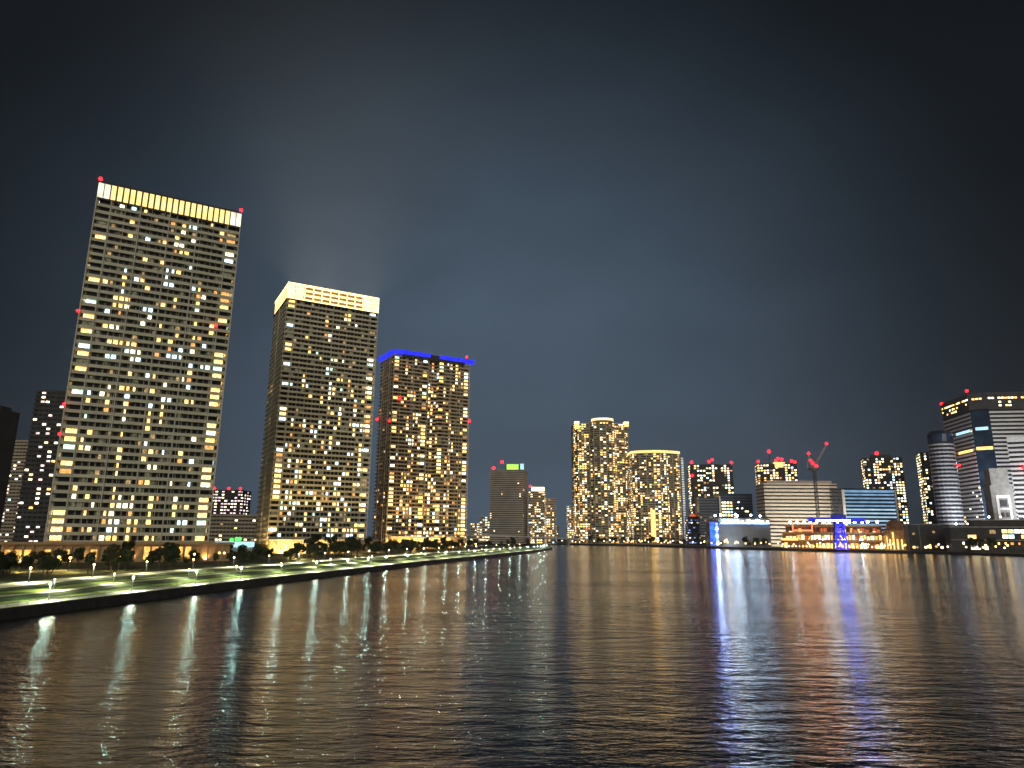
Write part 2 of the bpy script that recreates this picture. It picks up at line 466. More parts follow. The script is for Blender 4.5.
# ------------------------------------------------------------------ three big towers on the left bank
A30 = R(29.5); U = Vector((math.cos(A30), math.sin(A30))); V = Vector((-U.y, U.x))
T1S = 'A0yA1yA2yA3yA8oA9yA;gA<yA=yABgAEyAGyAHbAJyALyANgAQyAWyB1oB5wB6yB;yB<yB?gBAyBBbBQyC;wC=yCKyCMbC\\wD1oD3yD5yDBwDGgDIyDKwDNyDOyE1yE4wE7yE:dE@oEAyECwEGbEIyEKwEMoENyEOyEPbEQyERyESbEXyEZyE\\bFIyFNwFOyG0wG2oG3yGCyGHgGIyGRbG\\yH0yH1bH2wH3wH4yH5yH6yH8yH9yH:yH;yH=yH?wH@yHAyHBbHCyHEyHGwHHwHIyHRyHUyHXbI0yI1wI2bI4wI5wICyIGbIHwILwINbIQyI[dJ4wJMwJNbK0yK1yK2yK3oK4wK5yKCdKEbKUyKXyL1oL2yL7oL:yL<bL>yL?yL@yLAbLCyLEyLHoLJyLLyLOyLRbLSbLTbLZdL[oM7yM9wM;yMRbMTbMWoMXwMYyN0yN2yN3yN4yN5yN9wN?yN@yNAyNBbNDwNHbNIoNJyNOoNPyNTyNWyNXwNZwN[yO0yO5oO;bOBbOHbOKyOWyO[gPHbPIbPUbPYwP[bQ7wQEwQRbR1bR3yR4yR5wR:oR;yRByRDbREoRFyRGbRIwRJoRKyRMyROgRPyRQoRRyS2bSBySKoSQwS\\yT0oT2bT4yT7bT:bT=wTGgTJbUGbULyUMyURoUZoU[yV0yV2gV3yV4yV5yV7wV8yV9yV<oV=yV>wV?yVByVCyVDyVFyVGgVHyVIyVNyVPyVQoVRoVWbVXwVZoV[d'
T1 = {(ord(T1S[i])-65, ord(T1S[i+1])-48): T1S[i+2] for i in range(0, len(T1S), 3)}
def footprint(A, W, D): A = Vector(A); return [tuple(A), tuple(A+U*W), tuple(A+U*W+V*D), tuple(A+V*D)]

fp = footprint((-171.4, 256.1), 56, 30)
t1, c1, P1 = tower('apartment_tower', 'tallest left bank tower with amber panel crown and two red corner beacons', 'apartment tower',
                   fp, 4.4, 145, 45, explicit=(0, T1), base=6.8, mats=('wall', 'parapet'), ribs={0: [.3, 5.6, 16.5, 27.5, 38.5, 50.6, 55.7]}, roof=False, wh=.6, faint=.13)
L = 56.; zt = 145.
a = Vector(P1[0])
mb = MB(); mb.prism(inset(P1, 1.0), zt, zt+7.2); mb.ring(P1, inset(P1, 1.4), zt-.3, zt+.5); mb.ring(inset(P1, .2), inset(P1, 1.4), zt+7.2, zt+7.9); mb.build('crown_frame', M['darkconc'], t1)
for i in range(24):
    x = L*(i+.5)/24; q = a+U*x-V*(-.72); hot = i < 2 or i > 21
    mb = MB(); mb.obox((q.x, q.y), U, L/24*(.86 if hot else .7), .3, zt+.7, zt+7.1); mb.build('crown_panel', E['crownw' if hot else 'crown'], t1)
for i in range(10):
    q = a+V*(3*(i+.5))+U*.72
    mb = MB(); mb.obox((q.x, q.y), V, 2.5, .3, zt+.7, zt+7.1); mb.build('crown_panel', E['crownw'], t1)
for x, y in ((0.5, 1), (L-.5, 1)):
    q = a+U*x+V*y; beacon(t1, (q.x, q.y, zt+9.0), .75)
for x, z in ((50.2, 98), (-.1, 47), (-.1, 58.5), (-.3, 96)):
    q = a+U*x-V*.5; beacon(t1, (q.x, q.y, z), .5)
# podium hall at its foot
q = Vector((-171.4, 256.1))-U*12-V*9
pod, P = local([tuple(q), tuple(q+U*76), tuple(q+U*76+V*8.5), tuple(q+V*8.5)])
pr = thing('podium_hall', 'low sand coloured podium hall with warm lit bays at the foot of the tallest tower', 'podium', (pod.x, pod.y, 4.4))
mb = MB(); mb.prism(inset(P, .8), 0, 6.4); mb.build('wall', M['warmwall'], pr)
mb = MB(); mb.prism(inset(P, -.6), 6.4, 7.3); mb.build('roof', M['warmwall'], pr)
a = Vector(P[0])
for i in range(26):
    x = 1.5+i*2.85
    q = a+U*x
    mb = MB(); mb.obox((q.x+.25*V.x, q.y+.25*V.y), U, .5, .5, 0, 6.4); mb.build('column', M['warmwall'], pr)
for i, x in enumerate((2.9, 5.8, 8.6, 14.3, 20, 28.6, 34.2, 37, 45.8, 48.5, 51.4, 54.2, 57.1, 60)):
    q = a+U*x+V*.74
    mb = MB(); mb.obox((q.x, q.y), U, 2., .12, 1.0, 5.6 if i > 7 else 4.6); mb.build('window', E['warm'], pr)

fp = footprint((-140.0, 400.1), 59, 42)
t2, c2, P2 = tower('apartment_tower', 'left bank tower with blazing gold grid crown, next to the blue rimmed tower', 'apartment tower',
                   fp, 4.4, 153.4, 48, lit=.23, side=.12, faint=.14, wfrac=.7, base=5.1, corner=True, mats=('wall', 'parapet2'), grad=.85, ribs={0: [.3, 5.2, 29.5, 53.8, 58.7], 3: [21]}, roof=False, bay=2.3, cornerlit=.45,
                   mix=[('y', 42), ('w', 28), ('b', 14), ('o', 8), ('g', 6), ('d', 8)])
zt = 153.4; a = Vector(P2[0]); L = 59.
mb = MB(); mb.ring(inset(P2, 1.6), inset(P2, 3.), zt, zt+10.); mb.prism(inset(P2, 1.61), zt, zt+.5); mb.ring(inset(P2, -.2), inset(P2, 1.6), zt-.3, zt+.4); mb.build('crown_frame', M['darkconc'], t2)
for r_ in range(3):
    for i in range(11):
        x = L*(i+.5)/11; hot = i < 2 or i > 8; q = a+U*x+V*.6
        z0 = zt+1.75+r_*3.1
        mb = MB(); mb.obox((q.x, q.y), U, L/11*(.7 if hot else .78), .5, z0, z0+(1.35 if hot else 1.25)); mb.build('crown_panel', E['crown2w' if hot else 'crown2'], t2)
mb = MB()
for i in range(12):
    q = a+U*(L*i/11 if 0 < i < 11 else (.3 if i == 0 else L-.3))+V*.25; mb.obox((q.x, q.y), U, .55, .4, zt+.4, zt+10.2)
for r_ in range(4):
    q = a+U*(L/2)+V*.12; mb.obox((q.x, q.y), U, L, .3, zt+.2+r_*3.1, zt+(1.5 if r_ < 3 else 1.7)+r_*3.1)
mb.build('crown_grid', E['crownbar'], t2)
for i in range(8):
    q = a+V*(42/8*(i+.5))+U*.6
    mb = MB(); mb.obox((q.x, q.y), V, 4.3, .5, zt+1.2, zt+8.6); mb.build('crown_panel', E['crown2s'], t2)
mb = MB(); q = a+V*21+U*.3; mb.obox((q.x, q.y), V, 42, .4, zt+8.9, zt+10.6); mb.build('crown_bar', E['crownbar'], t2)
q = Vector((-140.0, 400.1))-V*8+U*1
pod, P = local([tuple(q), tuple(q+U*62), tuple(q+U*62+V*7.5), tuple(q+V*7.5)])
pr = thing('podium_hall', 'low podium with a row of orange lit shopfronts under the gold crowned tower', 'podium', (pod.x, pod.y, 4.4))
mb = MB(); mb.prism(P, 0, 7); mb.build('wall', M['warmwall'], pr)
mb = MB(); mb.prism(inset(P, -.7), 7, 7.8); mb.build('roof', M['conc'], pr)
a = Vector(P[0])
for i in range(15):
    q = a+U*(3+i*3.6)-V*.08; mb = MB(); mb.obox((q.x, q.y), U, 2.6, .14, 2., 6.4 if i < 10 else 4.); mb.build('window', E['shop'], pr)

A3 = Vector((-104.5, 581.2)); W3 = 75.; D3 = 36.
fp = [tuple(A3), tuple(A3+U*34), tuple(A3+U*34+V*5), tuple(A3+U*43+V*5), tuple(A3+U*43), tuple(A3+U*W3), tuple(A3+U*W3+V*D3), tuple(A3+V*D3)]
t3, c3, P3 = tower('apartment_tower', 'brown left bank tower with glowing blue roof rim and a notch down its front', 'apartment tower',
                   fp, 4.4, 165.5, 49, lit=.2, side=.14, faint=.12, wfrac=.72, base=4.1, corner=True, mats=('wall', 'parapet3'), grad=.55, ribs={0: [.3, 18, 33.6], 4: [12, 22, 31.6], 7: [10, 26]}, bay=2.7, cornerlit=.5, run=.6,
                   mix=[('y', 58), ('w', 22), ('b', 6), ('o', 10), ('g', 3), ('d', 6)])
zt = 165.5
a = Vector(P3[0])
mb = MB(); mb.prism(inset(rect(W3-14, D3-12, U), 0), zt, zt+5); mb.build('machine_room', M['darkconc'], t3)
for (s0, s1) in ((0, 34), (43, W3+3)):
    mb = MB(); p0 = a+U*s0-V*1.5; p1 = a+U*s1-V*1.5
    for z, o_ in ((zt+1.4, 0),):
        q0 = Vector((p0.x, p0.y, zt+1.6)); q1 = Vector((p1.x, p1.y, zt+1.6)); up = Vector((0, 0, 3.9)); out = Vector((-V.x, -V.y, 0))*1.4; th = Vector((V.x, V.y, 0))*.5
        mb.quad(q0, q1, q1+up+out, q0+up+out); mb.quad(q0+th, q0+th+up+out, q1+th+up+out, q1+th)
        mb.quad(q0+up+out, q1+up+out, q1+up+out+th, q0+up+out+th); mb.quad(q0, q0+th, q1+th, q1)
        mb.quad(q0, q0+up+out, q0+up+out+th, q0+th); mb.quad(q1, q1+th, q1+th+up+out, q1+up+out)
    mb.build('roof_rim', E['blue'], t3)
mb = MB(); p0 = a+V*D3-U*1.5; p1 = a-V*1.5-U*.6
q0 = Vector((p0.x, p0.y, zt+1.6)); q1 = Vector((p1.x, p1.y, zt+1.6)); up = Vector((0, 0, 3.9)); out = Vector((-U.x, -U.y, 0))*1.; th = Vector((U.x, U.y, 0))*.5
mb.quad(q0, q1, q1+up+out, q0+up+out); mb.quad(q0+th, q0+th+up+out, q1+th+up+out, q1+th); mb.quad(q0+up+out, q1+up+out, q1+up+out+th, q0+up+out+th); mb.quad(q0, q0+th, q1+th, q1)
mb.build('roof_rim', E['blue'], t3)
for x, y, z in ((W3-4, 0, zt+8.5), (W3+.3, -.6, zt-52), (7, -.6, zt-38), (-.4, 3, zt-58), (-.5, D3, zt-52)):
    q = a+U*x+V*y; beacon(t3, (q.x, q.y, z), 1.0)
q = A3-V*9+U*2
pod, P = local([tuple(q), tuple(q+U*66), tuple(q+U*66+V*8.5), tuple(q+V*8.5)])
pr = thing('podium_hall', 'low podium with bright yellow lobby windows under the blue rimmed tower', 'podium', (pod.x, pod.y, 4.4))
mb = MB(); mb.prism(P, 0, 9); mb.build('wall', M['warmwall'], pr)
mb = MB(); mb.prism(inset(P, -.7), 9, 9.8); mb.build('roof', M['conc'], pr)
a = Vector(P[0])
for i in range(17):
    q = a+U*(2.2+i*3.8)-V*.08; big = 5 <= i <= 13; mb = MB(); mb.obox((q.x, q.y), U, 3.2 if big else 2.2, .14, 2.2, 8.6 if big else 4.6); mb.build('window', E['shop' if big else 'warm'], pr)

# ------------------------------------------------------------------ other towers
def face(x0, x1, Y, D, yaw=0.):
    """rectangle whose front spans x0..x1 at depth Y, turned by yaw"""
    m = ((x0+x1)/2, Y+D/2); u = (math.cos(yaw), math.sin(yaw))
    return rect(x1-x0, D, u, m)
def rounded(x0, x1, Y, D, bulge, n=8):
    """front edge bowed towards the water"""
    pts = []
    for i in range(n+1):
        t = i/n; pts.append((x0+(x1-x0)*t, Y-bulge*math.sin(math.pi*t)))
    return pts+[(x1, Y+D), (x0, Y+D)]

# left background
def slabs(name, label, cat, poly, z0, H, n, wall, band, bandfrac=.5, lit=0., mix=MIXW, bay=3., group=None, each=False, w=.7, hfrac=.42, colw=True):
    return tower(name, label, cat, poly, z0, H, n, bay=bay, recess=.5, lit=lit, mix=mix, mats=(wall, band), par=(0, H/n*bandfrac), each=each, wh=hfrac, wfrac=w, grad=.3, group=group)[0]

o = thing('office_tower', 'black slab tower with thin pale vertical lines at the far left edge', 'office tower', (-386, 505, 4.3))
mb = MB(); mb.prism(rect(17, 20), 0, 100); mb.prism(rect(9, 12), 100, 103); mb.build('facade', M['darkconc'], o)
for x in (-5, -1, 2.8, 6.5):
    mb = MB(); mb.box(x-.35, x+.35, -10.3, -10.0, 6, 97); mb.build('fin', M['rib'], o)
slabs('apartment_tower', 'slim grey tower with scattered white windows between the black slab and the dark brown tower', 'apartment tower', face(-466, -440, 620, 22), 4.3, 92, 30, 'wall', 'parapet4', lit=.12, mix=[('w', 3), ('p', 2), ('b', 1)])
c_ = slabs('apartment_tower', 'dark tower with sparse white windows just behind the left edge of the tallest tower', 'apartment tower', face(-308, -276, 430, 24, .2), 4.3, 99, 34, 'darkconc', 'darkconc', lit=.14, mix=[('w', 3), ('p', 2), ('y', 1)], bay=2.6)
d_ = slabs('apartment_tower', 'small distant tower with pinkish windows and red beacons between the two tallest towers', 'apartment tower', face(-335, -298, 760, 30), 4.3, 57, 17, 'darkconc', 'darkconc', lit=.5, mix=[('w', 4), ('p', 6)], bay=3.4)
for x in (-14, 2, 15): beacon(d_, (x, -10, 60), 1.4)
slabs('apartment_block', 'low grey apartment block with dim galleries between the two tallest towers', 'apartment block', face(-268, -216, 600, 24, .1), 4.3, 26, 8, 'wall', 'parapet4', lit=.1)
o = thing('garden_pavilion', 'small flat cyan lit pavilion with green roof lights between the two tallest towers', 'pavilion', (-139, 352, 4.4))
mb = MB(); mb.box(-8, 8, -3, 3, 0, 4.2); mb.build('wall', M['white'], o)
mb = MB(); mb.box(-8.6, 8.6, -3.6, 3.6, 4.2, 6.8); mb.build('roof', E['cyan'], o)
for x in (-1, 1.5, 3): mb = MB(); mb.ball((x, -2, 7.6+.5*(x > 0)), 1.0); mb.build('roof_light', E['greenl'], o)

# skyline specks behind the elevated road
for i, (x0, x1, H, Y, lab) in enumerate(((-88, -69, 38, 1500, 'low distant block left of its neighbour behind the elevated road'), (-68, -45, 52, 1500, 'taller pale distant block beside the brown office tower behind the elevated road'),
                                      (-130, -92, 30, 1450, 'lowest distant block just right of the blue rimmed tower'), (85, 104, 34, 1500, 'low distant block just left of the twin gold towers'))):
    slabs('apartment_block', lab, 'apartment block', face(x0, x1, Y, 18), 2.5, H, max(5, int(H/5)), 'wall', 'stripe2', lit=.5, bay=4.5, mix=MIXW)

# brown office tower with sign
o = slabs('office_tower', 'brown grey office tower with a lit yellow green sign on its roof', 'office tower', rect(57, 38, (math.cos(-.22), math.sin(-.22)), (-4, 1165)), 2.5, 120, 34, 'darkconc', 'parapet5', bandfrac=.6, lit=.01)
mb = MB(); mb.box(-6, 18, -12, 4, 121, 129); mb.build('machine_room', M['darkconc'], o)
mb = MB(); mb.box(-4, 16, -12.7, -12.2, 122, 131); mb.build('sign', E['green'], o)
mb = MB(); mb.box(19, 25, -13, -12.4, 119, 132); mb.build('side_sign', E['cyan'], o)
mb = MB(); mb.tube((-12, -8, 120), (-12, -8, 134), .4); mb.build('mast', M['metal'], o)
beacon(o, (-26, -8, 124.5), 2.4); beacon(o, (-12, -8, 135), 2.4)
q = slabs('apartment_tower', 'slim tower with a dotted front and red topped roof right of the brown office tower', 'apartment tower', face(29, 56, 1120, 24, -.1), 2.5, 83, 24, 'wall', 'parapet3', lit=.36)
mb = MB(); mb.box(-9, 12, -8, 6, 83, 91); mb.build('crown', E['shopw'], q); beacon(q, (-11, -8, 92), 2.)
slabs('apartment_tower', 'short dark narrow tower leaning on the red topped slim tower', 'apartment tower', face(57.5, 74, 1131, 22), 2.5, 72, 20, 'wall', 'parapet3', lit=.24)

# twin gold towers
def gold(label, poly, H, n, ribs, bay):
    r_, c, P = tower('apartment_tower', label, 'apartment tower', poly, 2.5, H, n, bay=bay, recess=1.6, lit=.36, faint=.25, mix=[('y', 44), ('w', 22), ('b', 4), ('o', 14), ('g', 3), ('d', 14)], mats=('wall', 'parapet4'), par=(-.3, 1.5), each=False, wh=.55, wfrac=.7, grad=.15, run=.4, ribs=ribs)
    return r_, P
poly = [(119, 1308), (128, 1292), (150, 1290)] + [(172+26*math.cos(t), 1290+20*math.sin(t)) for t in [R(200+28*i) for i in range(6)]] + [(197, 1290), (216, 1292), (226, 1308), (226, 1350), (119, 1350)]
ta, P = gold('tallest far tower of the centre shore, with a round bright crown', poly, 224, 56, {i: [.4] for i in range(1, 12)}, 4.)
mb = MB(); mb.prism([(20*math.cos(R(i*22.5)), 18*math.sin(R(i*22.5))-18) for i in range(16)], 224, 230); mb.build('crown', M['warmwall'], ta)
mb = MB(); mb.ring([(21*math.cos(R(i*22.5)), 19*math.sin(R(i*22.5))-18) for i in range(16)], [(20.1*math.cos(R(i*22.5)), 18.1*math.sin(R(i*22.5))-18) for i in range(16)], 226.5, 230.5); mb.build('crown_light', E['crown2w'], ta)
for x in (-48, 46):
    mb = MB(); mb.box(x-5, x+4, -21, -8, 222.5, 226); mb.build('corner_cap', E['crown2w'], ta)
    mb = MB(); mb.box(x-5, x+3.5, -21.4, -20.9, 211 if x < 0 else 216, 222); mb.build('corner_light', E['crown'], ta)
poly = [(222, 1262)] + [(222+86*t, 1262-22*math.sin(math.pi*(t*.8+.1))+2) for t in [i/7 for i in range(1, 8)]] + [(312, 1259), (319, 1310), (222, 1310)]
tb, P = gold('shorter broad tower with curved gold lit roofline right of the round crowned tower', poly, 162, 41, {i: [.4] for i in range(0, 8)}, 4.)
k = len(P)
mb = MB()
mb.ring(inset(P, -.4), inset(P, 1.), 163.6, 168); mb.build('crown_light', E['crown'], tb)
mb = MB(); mb.prism(inset(P, 3), 162, 167); mb.build('crown', M['warmwall'], tb)
mb = MB()
for i in range(36): mb.box(37.5, 41, -29.5, -26.5, 4+i*4.2, 6.2+i*4.2)
mb.build('stair_light', E['stair'], tb)
mb = MB(); mb.box(-22, -14, -31.4, -30.6, 4, 60); mb.build('entrance_column', E['shop'], tb)
slabs('apartment_block', 'low dark wing with yellow windows left of the round crowned tower', 'apartment block', face(105, 117, 1295, 20), 2.5, 68, 17, 'wall', 'parapet3', lit=.35, bay=3.6)
q = slabs('apartment_block', 'narrow dark block with blue windows and a red sign on top', 'apartment block', face(301, 326, 1180, 20), 2.5, 46, 11, 'darkconc', 'darkconc', lit=.3, mix=[('u', 4), ('w', 2)], bay=4)
mb = MB(); mb.ball((-4, -11, 50), 3); mb.ball((4, -11, 52), 3); mb.box(-9, 9, -9, -8.4, 46, 50); mb.build('red_sign', E['redsign'], q)

# centre right
q, c, P = tower('apartment_tower', 'dark tower with red corner beacons behind the dark blue glass offices', 'apartment tower', face(357, 440, 1350, 40, -.1), 2.5, 153, 32, bay=5.5, recess=.8, lit=.46, run=.2, mix=MIXW, mats=('darkconc', 'darkconc'), par=(-.3, 1.3), each=False, wh=.55, wfrac=.62, grad=0)
for x, y, z in ((-40, -16, 158), (-40, -16, 132), (2, -14, 164), (-5, -14, 160), (38, -20, 158), (7, -21, 88)): beacon(q, (x, y, z), 2.6)
o = thing('office_block', 'dark blue glass office block with a lit window strip behind the riverside hall', 'office block', (356, 1160, 2.5))
mb = MB(); mb.prism(rect(33, 26, at=(-27, 0)), 0, 78); mb.prism(rect(55, 32, at=(17.2, 0)), 0, 84); mb.build('facade', M['glasstower'], o)
mb = MB()
for i in range(16):
    mb.box(-43.2, -10.6, -13.35, -12.9, 5+i*4.6, 6.3+i*4.6); mb.box(-10., 44.4, -16.3, -15.9, 5+i*4.9, 5.8+i*4.9)
mb.build('spandrel', M['hall'], o)
mb = MB(); mb.box(-11, -8.6, -17.4, -16.1, 0, 80); mb.build('corner_pier', M['stripe'], o)
cand = [(-5+x, -16.32, 38+i*5.2, 0, 3.4, 2.8, random.choice('ywg')) for i in range(7) for x in (0, 4, 9, 14)]
cand += [(random.uniform(14, 42), -16.34, 10+5*random.randrange(13), 0, 3, 2, 'w') for i in range(12)] + [(random.uniform(-42, -12), -13.37, 10+5*random.randrange(12), 0, 3, 2, 'd') for i in range(9)]
put_windows(o, cand)

# riverside hall with white roof floodlights
o = thing('riverside_hall', 'long grey riverside hall with white roof floodlights and a blue lit end wall', 'hall', (324, 985, 2.5))
mb = MB(); mb.prism(rounded(-32, 40, -10, 26, 3), 0, 38); mb.prism(rounded(-30, 38, -8, 20, 3), 38, 40); mb.build('wall', M['hall'], o)
mb = MB(); mb.ring(inset(rounded(-32, 40, -10, 26, 3), -.6), inset(rounded(-32, 40, -10, 26, 3), .5), 30, 31.2); mb.ring(inset(rounded(-32, 40, -10, 26, 3), -.6), inset(rounded(-32, 40, -10, 26, 3), .5), 37, 38.4); mb.build('cornice', M['steel'], o)
for i, x in enumerate((-25, -20.5, -16, -11.5, -7, 0, 9, 15, 22, 28, 35)):
    mb = MB(); mb.box(x-1.9, x+1.9, -15.5, -14.6, 33.5 if i < 5 else 34, 36.4); mb.build('floodlight', E['white'] if i in (0, 1, 2, 3, 4, 6, 8) else E['shopw'], o)
mb = MB(); mb.box(-30, 38, -14.4, -14., 31.6, 33.2); mb.build('added_light_band', E['bluecool'], o)  # glowing strip added to strengthen the hall's streak on the water
for x, y, z in ((-28, -8, 43), (-8, -10, 44), (-5, -10, 42), (14, -10, 43), (27, -10, 42), (-36, -9, 42)):
    mb = MB(); mb.tube((x, y, 39 if x > -33 else 34), (x, y, z), .25); mb.ball((x, y, z+.6), 1.3, 1); mb.build('roof_lamp', [M['metal'], E['white']], o)
mb = MB(); mb.box(-45, -32.2, -9, 10, 0, 34); mb.build('end_wall', M['hall'], o)
mb = MB(); mb.box(-44.5, -33, -9.5, -9.05, 2, 33); mb.build('blue_wall_glow', E['bluewash'], o)  # glowing sheet stands in for blue light washing the end wall
for i in range(9):
    mb = MB(); mb.box(-36.6, -33.6, -10.2, -9.55, 3+i*3.4, 5.2+i*3.4); mb.build('light_panel', E['bluehot' if i % 3 else 'white'], o)

q, c, P = tower('apartment_tower', 'far tower with many red beacons and a bright lit core behind the cream striped office', 'apartment tower', face(475, 548, 1300, 40, -.25), 2.5, 150, 31, bay=5.3, recess=.8, lit=.46, run=.2, mix=MIXW, mats=('darkconc', 'darkconc'), par=(-.3, 1.3), each=False, wh=.55, wfrac=.62, grad=0)
mb = MB(); mb.box(-8, 10, -22, -10, 144, 154); mb.build('core_light', E['crown'], q)
mb = MB(); mb.tube((-12, -5, 150), (-12, -5, 170), .8); mb.build('mast', M['metal'], q)
for x, y, z in ((-36, -10, 156), (-12, -5, 176), (3, -10, 162), (-2, -10, 158), (24, -20, 156), (30, -20, 154), (8, -14, 160)): beacon(q, (x, y, z), 3. if z > 170 else 2.5)

o = slabs('office_block', 'wide cream office block with horizontal dark window bands behind the crane', 'office block', face(388, 499, 1050, 40, -.04), 2.5, 93, 17, 'darkconc', 'stripe2', bandfrac=.55, lit=0.)
mb = MB(); mb.prism(rect(100, 30), 93, 99); mb.build('parapet', M['stripe2'], o)

# tower crane
o = thing('tower_crane', 'tall construction crane with red lights on its jib in front of the cream office block', 'crane', (444, 1000, 2.5))
mb = MB()
for sx in (-1.6, 1.6):
    for sy in (-1.6, 1.6): mb.tube((sx, sy, 0), (sx, sy, 108), .45, 6)
for i in range(27):
    s = 1 if i % 2 else -1
    mb.tube((-1.6*s, -1.6, i*4), (1.6*s, -1.6, i*4+4), .25, 5); mb.tube((-1.6*s, 1.6, i*4), (1.6*s, 1.6, i*4+4), .25, 5)
    mb.tube((-1.6, -1.6*s, i*4), (-1.6, 1.6*s, i*4+4), .25, 5)
mb.build('mast', M['metal'], o)
mb = MB(); mb.box(-4, 4, -3, 3, 108, 112); mb.box(-9, -3, -2, 2, 109, 113); mb.build('slewing_unit', M['metal'], o)
mb = MB(); J0 = Vector((0, 0, 111)); J1 = Vector((19, -6, 147))
for dx in (-1, 1):
    mb.tube(J0+Vector((dx, 0, 0)), J1+Vector((dx*.3, 0, 0)), .45, 6)
mb.tube(J0+Vector((-2.2, 0, 2)), J1+Vector((-.8, 0, 1)), .45, 6)
for i in range(14):
    t = i/14; t2_ = (i+1)/14
    mb.tube(J0.lerp(J1, t)+Vector((1, 0, 0))*(1-t*.7), J0.lerp(J1, t2_)+Vector((-2.2, 0, 2))*(1-t2_*.65), .22, 5)
mb.build('jib', M['steel'], o)
mb = MB(); mb.tube((-10, 0, 112), (-6, 0, 133), .5, 6); mb.tube((-3, 0, 112), (-6, 0, 133), .5, 6); mb.tube((-6, 0, 133), (14, -3.5, 138), .25, 5); mb.build('frame', M['steel'], o)
for p in ((19, -6, 148.5), (-6, 0, 134.5), (-4, -.5, 124), (-1.5, -1, 120), (3.2, -2, 116)): beacon(o, p, 1.9)

# blue lit glass office
o = thing('office_block', 'blue lit glass office block with pale floor bands beside the cream striped office', 'office block', (521, 1018, 2.5))
mb = MB(); mb.prism(rect(76, 36), 0, 82); mb.prism(rect(80, 39), 82, 84); mb.build('facade', M['glasstower'], o)
mb = MB(); mb.box(-40, -36.5, -19.4, -18.2, 0, 82); mb.box(36.5, 39, -19.4, -18.2, 0, 82); mb.build('side_pier', M['stripe'], o)
for i in range(13):
    z = 10+i*5.3
    mb = MB(); mb.box(-36, 36, -18.5, -18.05, z, z+2.3); mb.build('lit_floor', E['facl2' if i in (7, 8, 6, 5, 2) else 'facl'], o)
mb = MB(); mb.box(-36, 36, -18.3, -18.06, 78, 81.5); mb.build('top_band', E['facl'], o)

q, c, P = tower('apartment_tower', 'dark dotted tower with one red roof beacon behind the blue lit glass office', 'apartment tower', face(632, 694, 1200, 40, -.35), 2.5, 152, 33, bay=4.6, recess=.8, lit=.42, run=.2, mix=MIXW, mats=('darkconc', 'darkconc'), par=(-.3, 1.3), each=False, wh=.55, wfrac=.62, grad=0)
mb = MB(); mb.prism(rect(30, 20, (math.cos(-.35), math.sin(-.35))), 152, 159); mb.build('machine_room', M['darkconc'], q); beacon(q, (-8, -4, 162), 3.)
q, c, P = tower('apartment_tower', 'slim dark dotted tower left of the rounded glass tower', 'apartment tower', face(672, 711, 1100, 36, -.35), 2.5, 150, 34, bay=3.8, recess=.8, lit=.45, mix=MIXW, mats=('darkconc', 'darkconc'), par=(-.3, 1.3), each=False, wh=.55, wfrac=.62, grad=0)

# right bank office group
def stripes(name, label, poly, H, n, frac=.5, band='stripe', wall='darkconc', lit=.0, mix=MIXW, bay=4.):
    return tower(name, label, 'office tower', poly, 2.5, H, n, bay=bay, recess=.6, lit=lit, mix=mix, mats=(wall, band), par=(0, H/n*frac), each=False, wh=.4, wfrac=.8, grad=.2, roof=False)
el = [(579+16*math.cos(R(t)), 912+14*math.sin(R(t))) for t in range(150, 510, 20)]
q, c, P = stripes('office_tower', 'slim rounded glass tower with domed dark top beside the big striped tower', el, 140, 27, .4, band='stripe3')
mb = MB(); mb.prism(inset(P, .3), 140, 150); mb.prism(inset(P, .3), 150, 155, top_scale=.75); mb.build('top', M['glasstower'], q)
beacon(q, (13, -12, 108), 1.6)
K = Vector((620, 880)); ur = Vector((math.cos(R(-8)), math.sin(R(-8)))); ul = Vector((math.sin(R(5)), math.cos(R(5))))
fp = [tuple(K-Vector((10, -12))), tuple(K+Vector((8, -1))), tuple(K+ur*110), tuple(K+ur*110+ul*80), tuple(K+ul*84-Vector((8, 0)))]
tt, c, P = stripes('office_tower', 'largest right bank office tower with white floor stripes and a lit top storey row', fp, 180, 34, .47, lit=.012)
mb = MB(); mb.prism(inset(P, .4), 180, 201); mb.ring(inset(P, -.3), inset(P, 1), 198.5, 202.5); mb.build('top', M['darkconc'], tt)
cand = []
for e, a, L in ((1, Vector(P[1]), 100), (4, Vector(P[4]), 72), (0, Vector(P[0]), 18)):
    b = Vector(P[(e+1) % 5]); d = (b-a).normalized(); nr = Vector((d.y, -d.x)); ang = math.atan2(d.y, d.x)
    for rr, zz in enumerate((185, 189.5, 195)):
        for i in range(int(L/4)):
            if random.random() < (.85 if rr == 2 else .3):
                q = a+d*(2+i*4)-nr*.36; cand.append((q.x, q.y, zz, ang, 3., 2.1, random.choice('ywwy')))
put_windows(tt, cand, 60)
for p in ((P[4][0], P[4][1]-2, 203), (P[0][0], P[0][1]-1, 207), (P[1][0]+48, P[1][1]-6, 206)): beacon(tt, p, 1.8)
a = Vector(P[0]); b = Vector(P[1]); d = (b-a).normalized(); m_ = (a+b)/2
mb = MB(); mb.obox((m_.x+.4*d.y, m_.y-.4*d.x), d, (b-a).length-1.5, .8, 4, 179); mb.build('glass_corner', M['glasstower'], tt)
for nme, z, mt, w in (('sky_lobby', 153, 'cyan', 14), ('sky_lobby', 127, 'shop', 18)):
    mb = MB(); mb.obox((m_.x+1.2*d.y, m_.y-1.2*d.x), d, w, .5, z, z+4); q = Vector(P[4]); e_ = (Vector(P[0])-q).normalized()
    r2 = Vector(P[0])-e_*22; mb.obox((r2.x-.5*e_.y*-1, r2.y-.5*e_.x), e_, 36, .6, z-1, z+2.4); mb.build(nme, E[mt], tt)
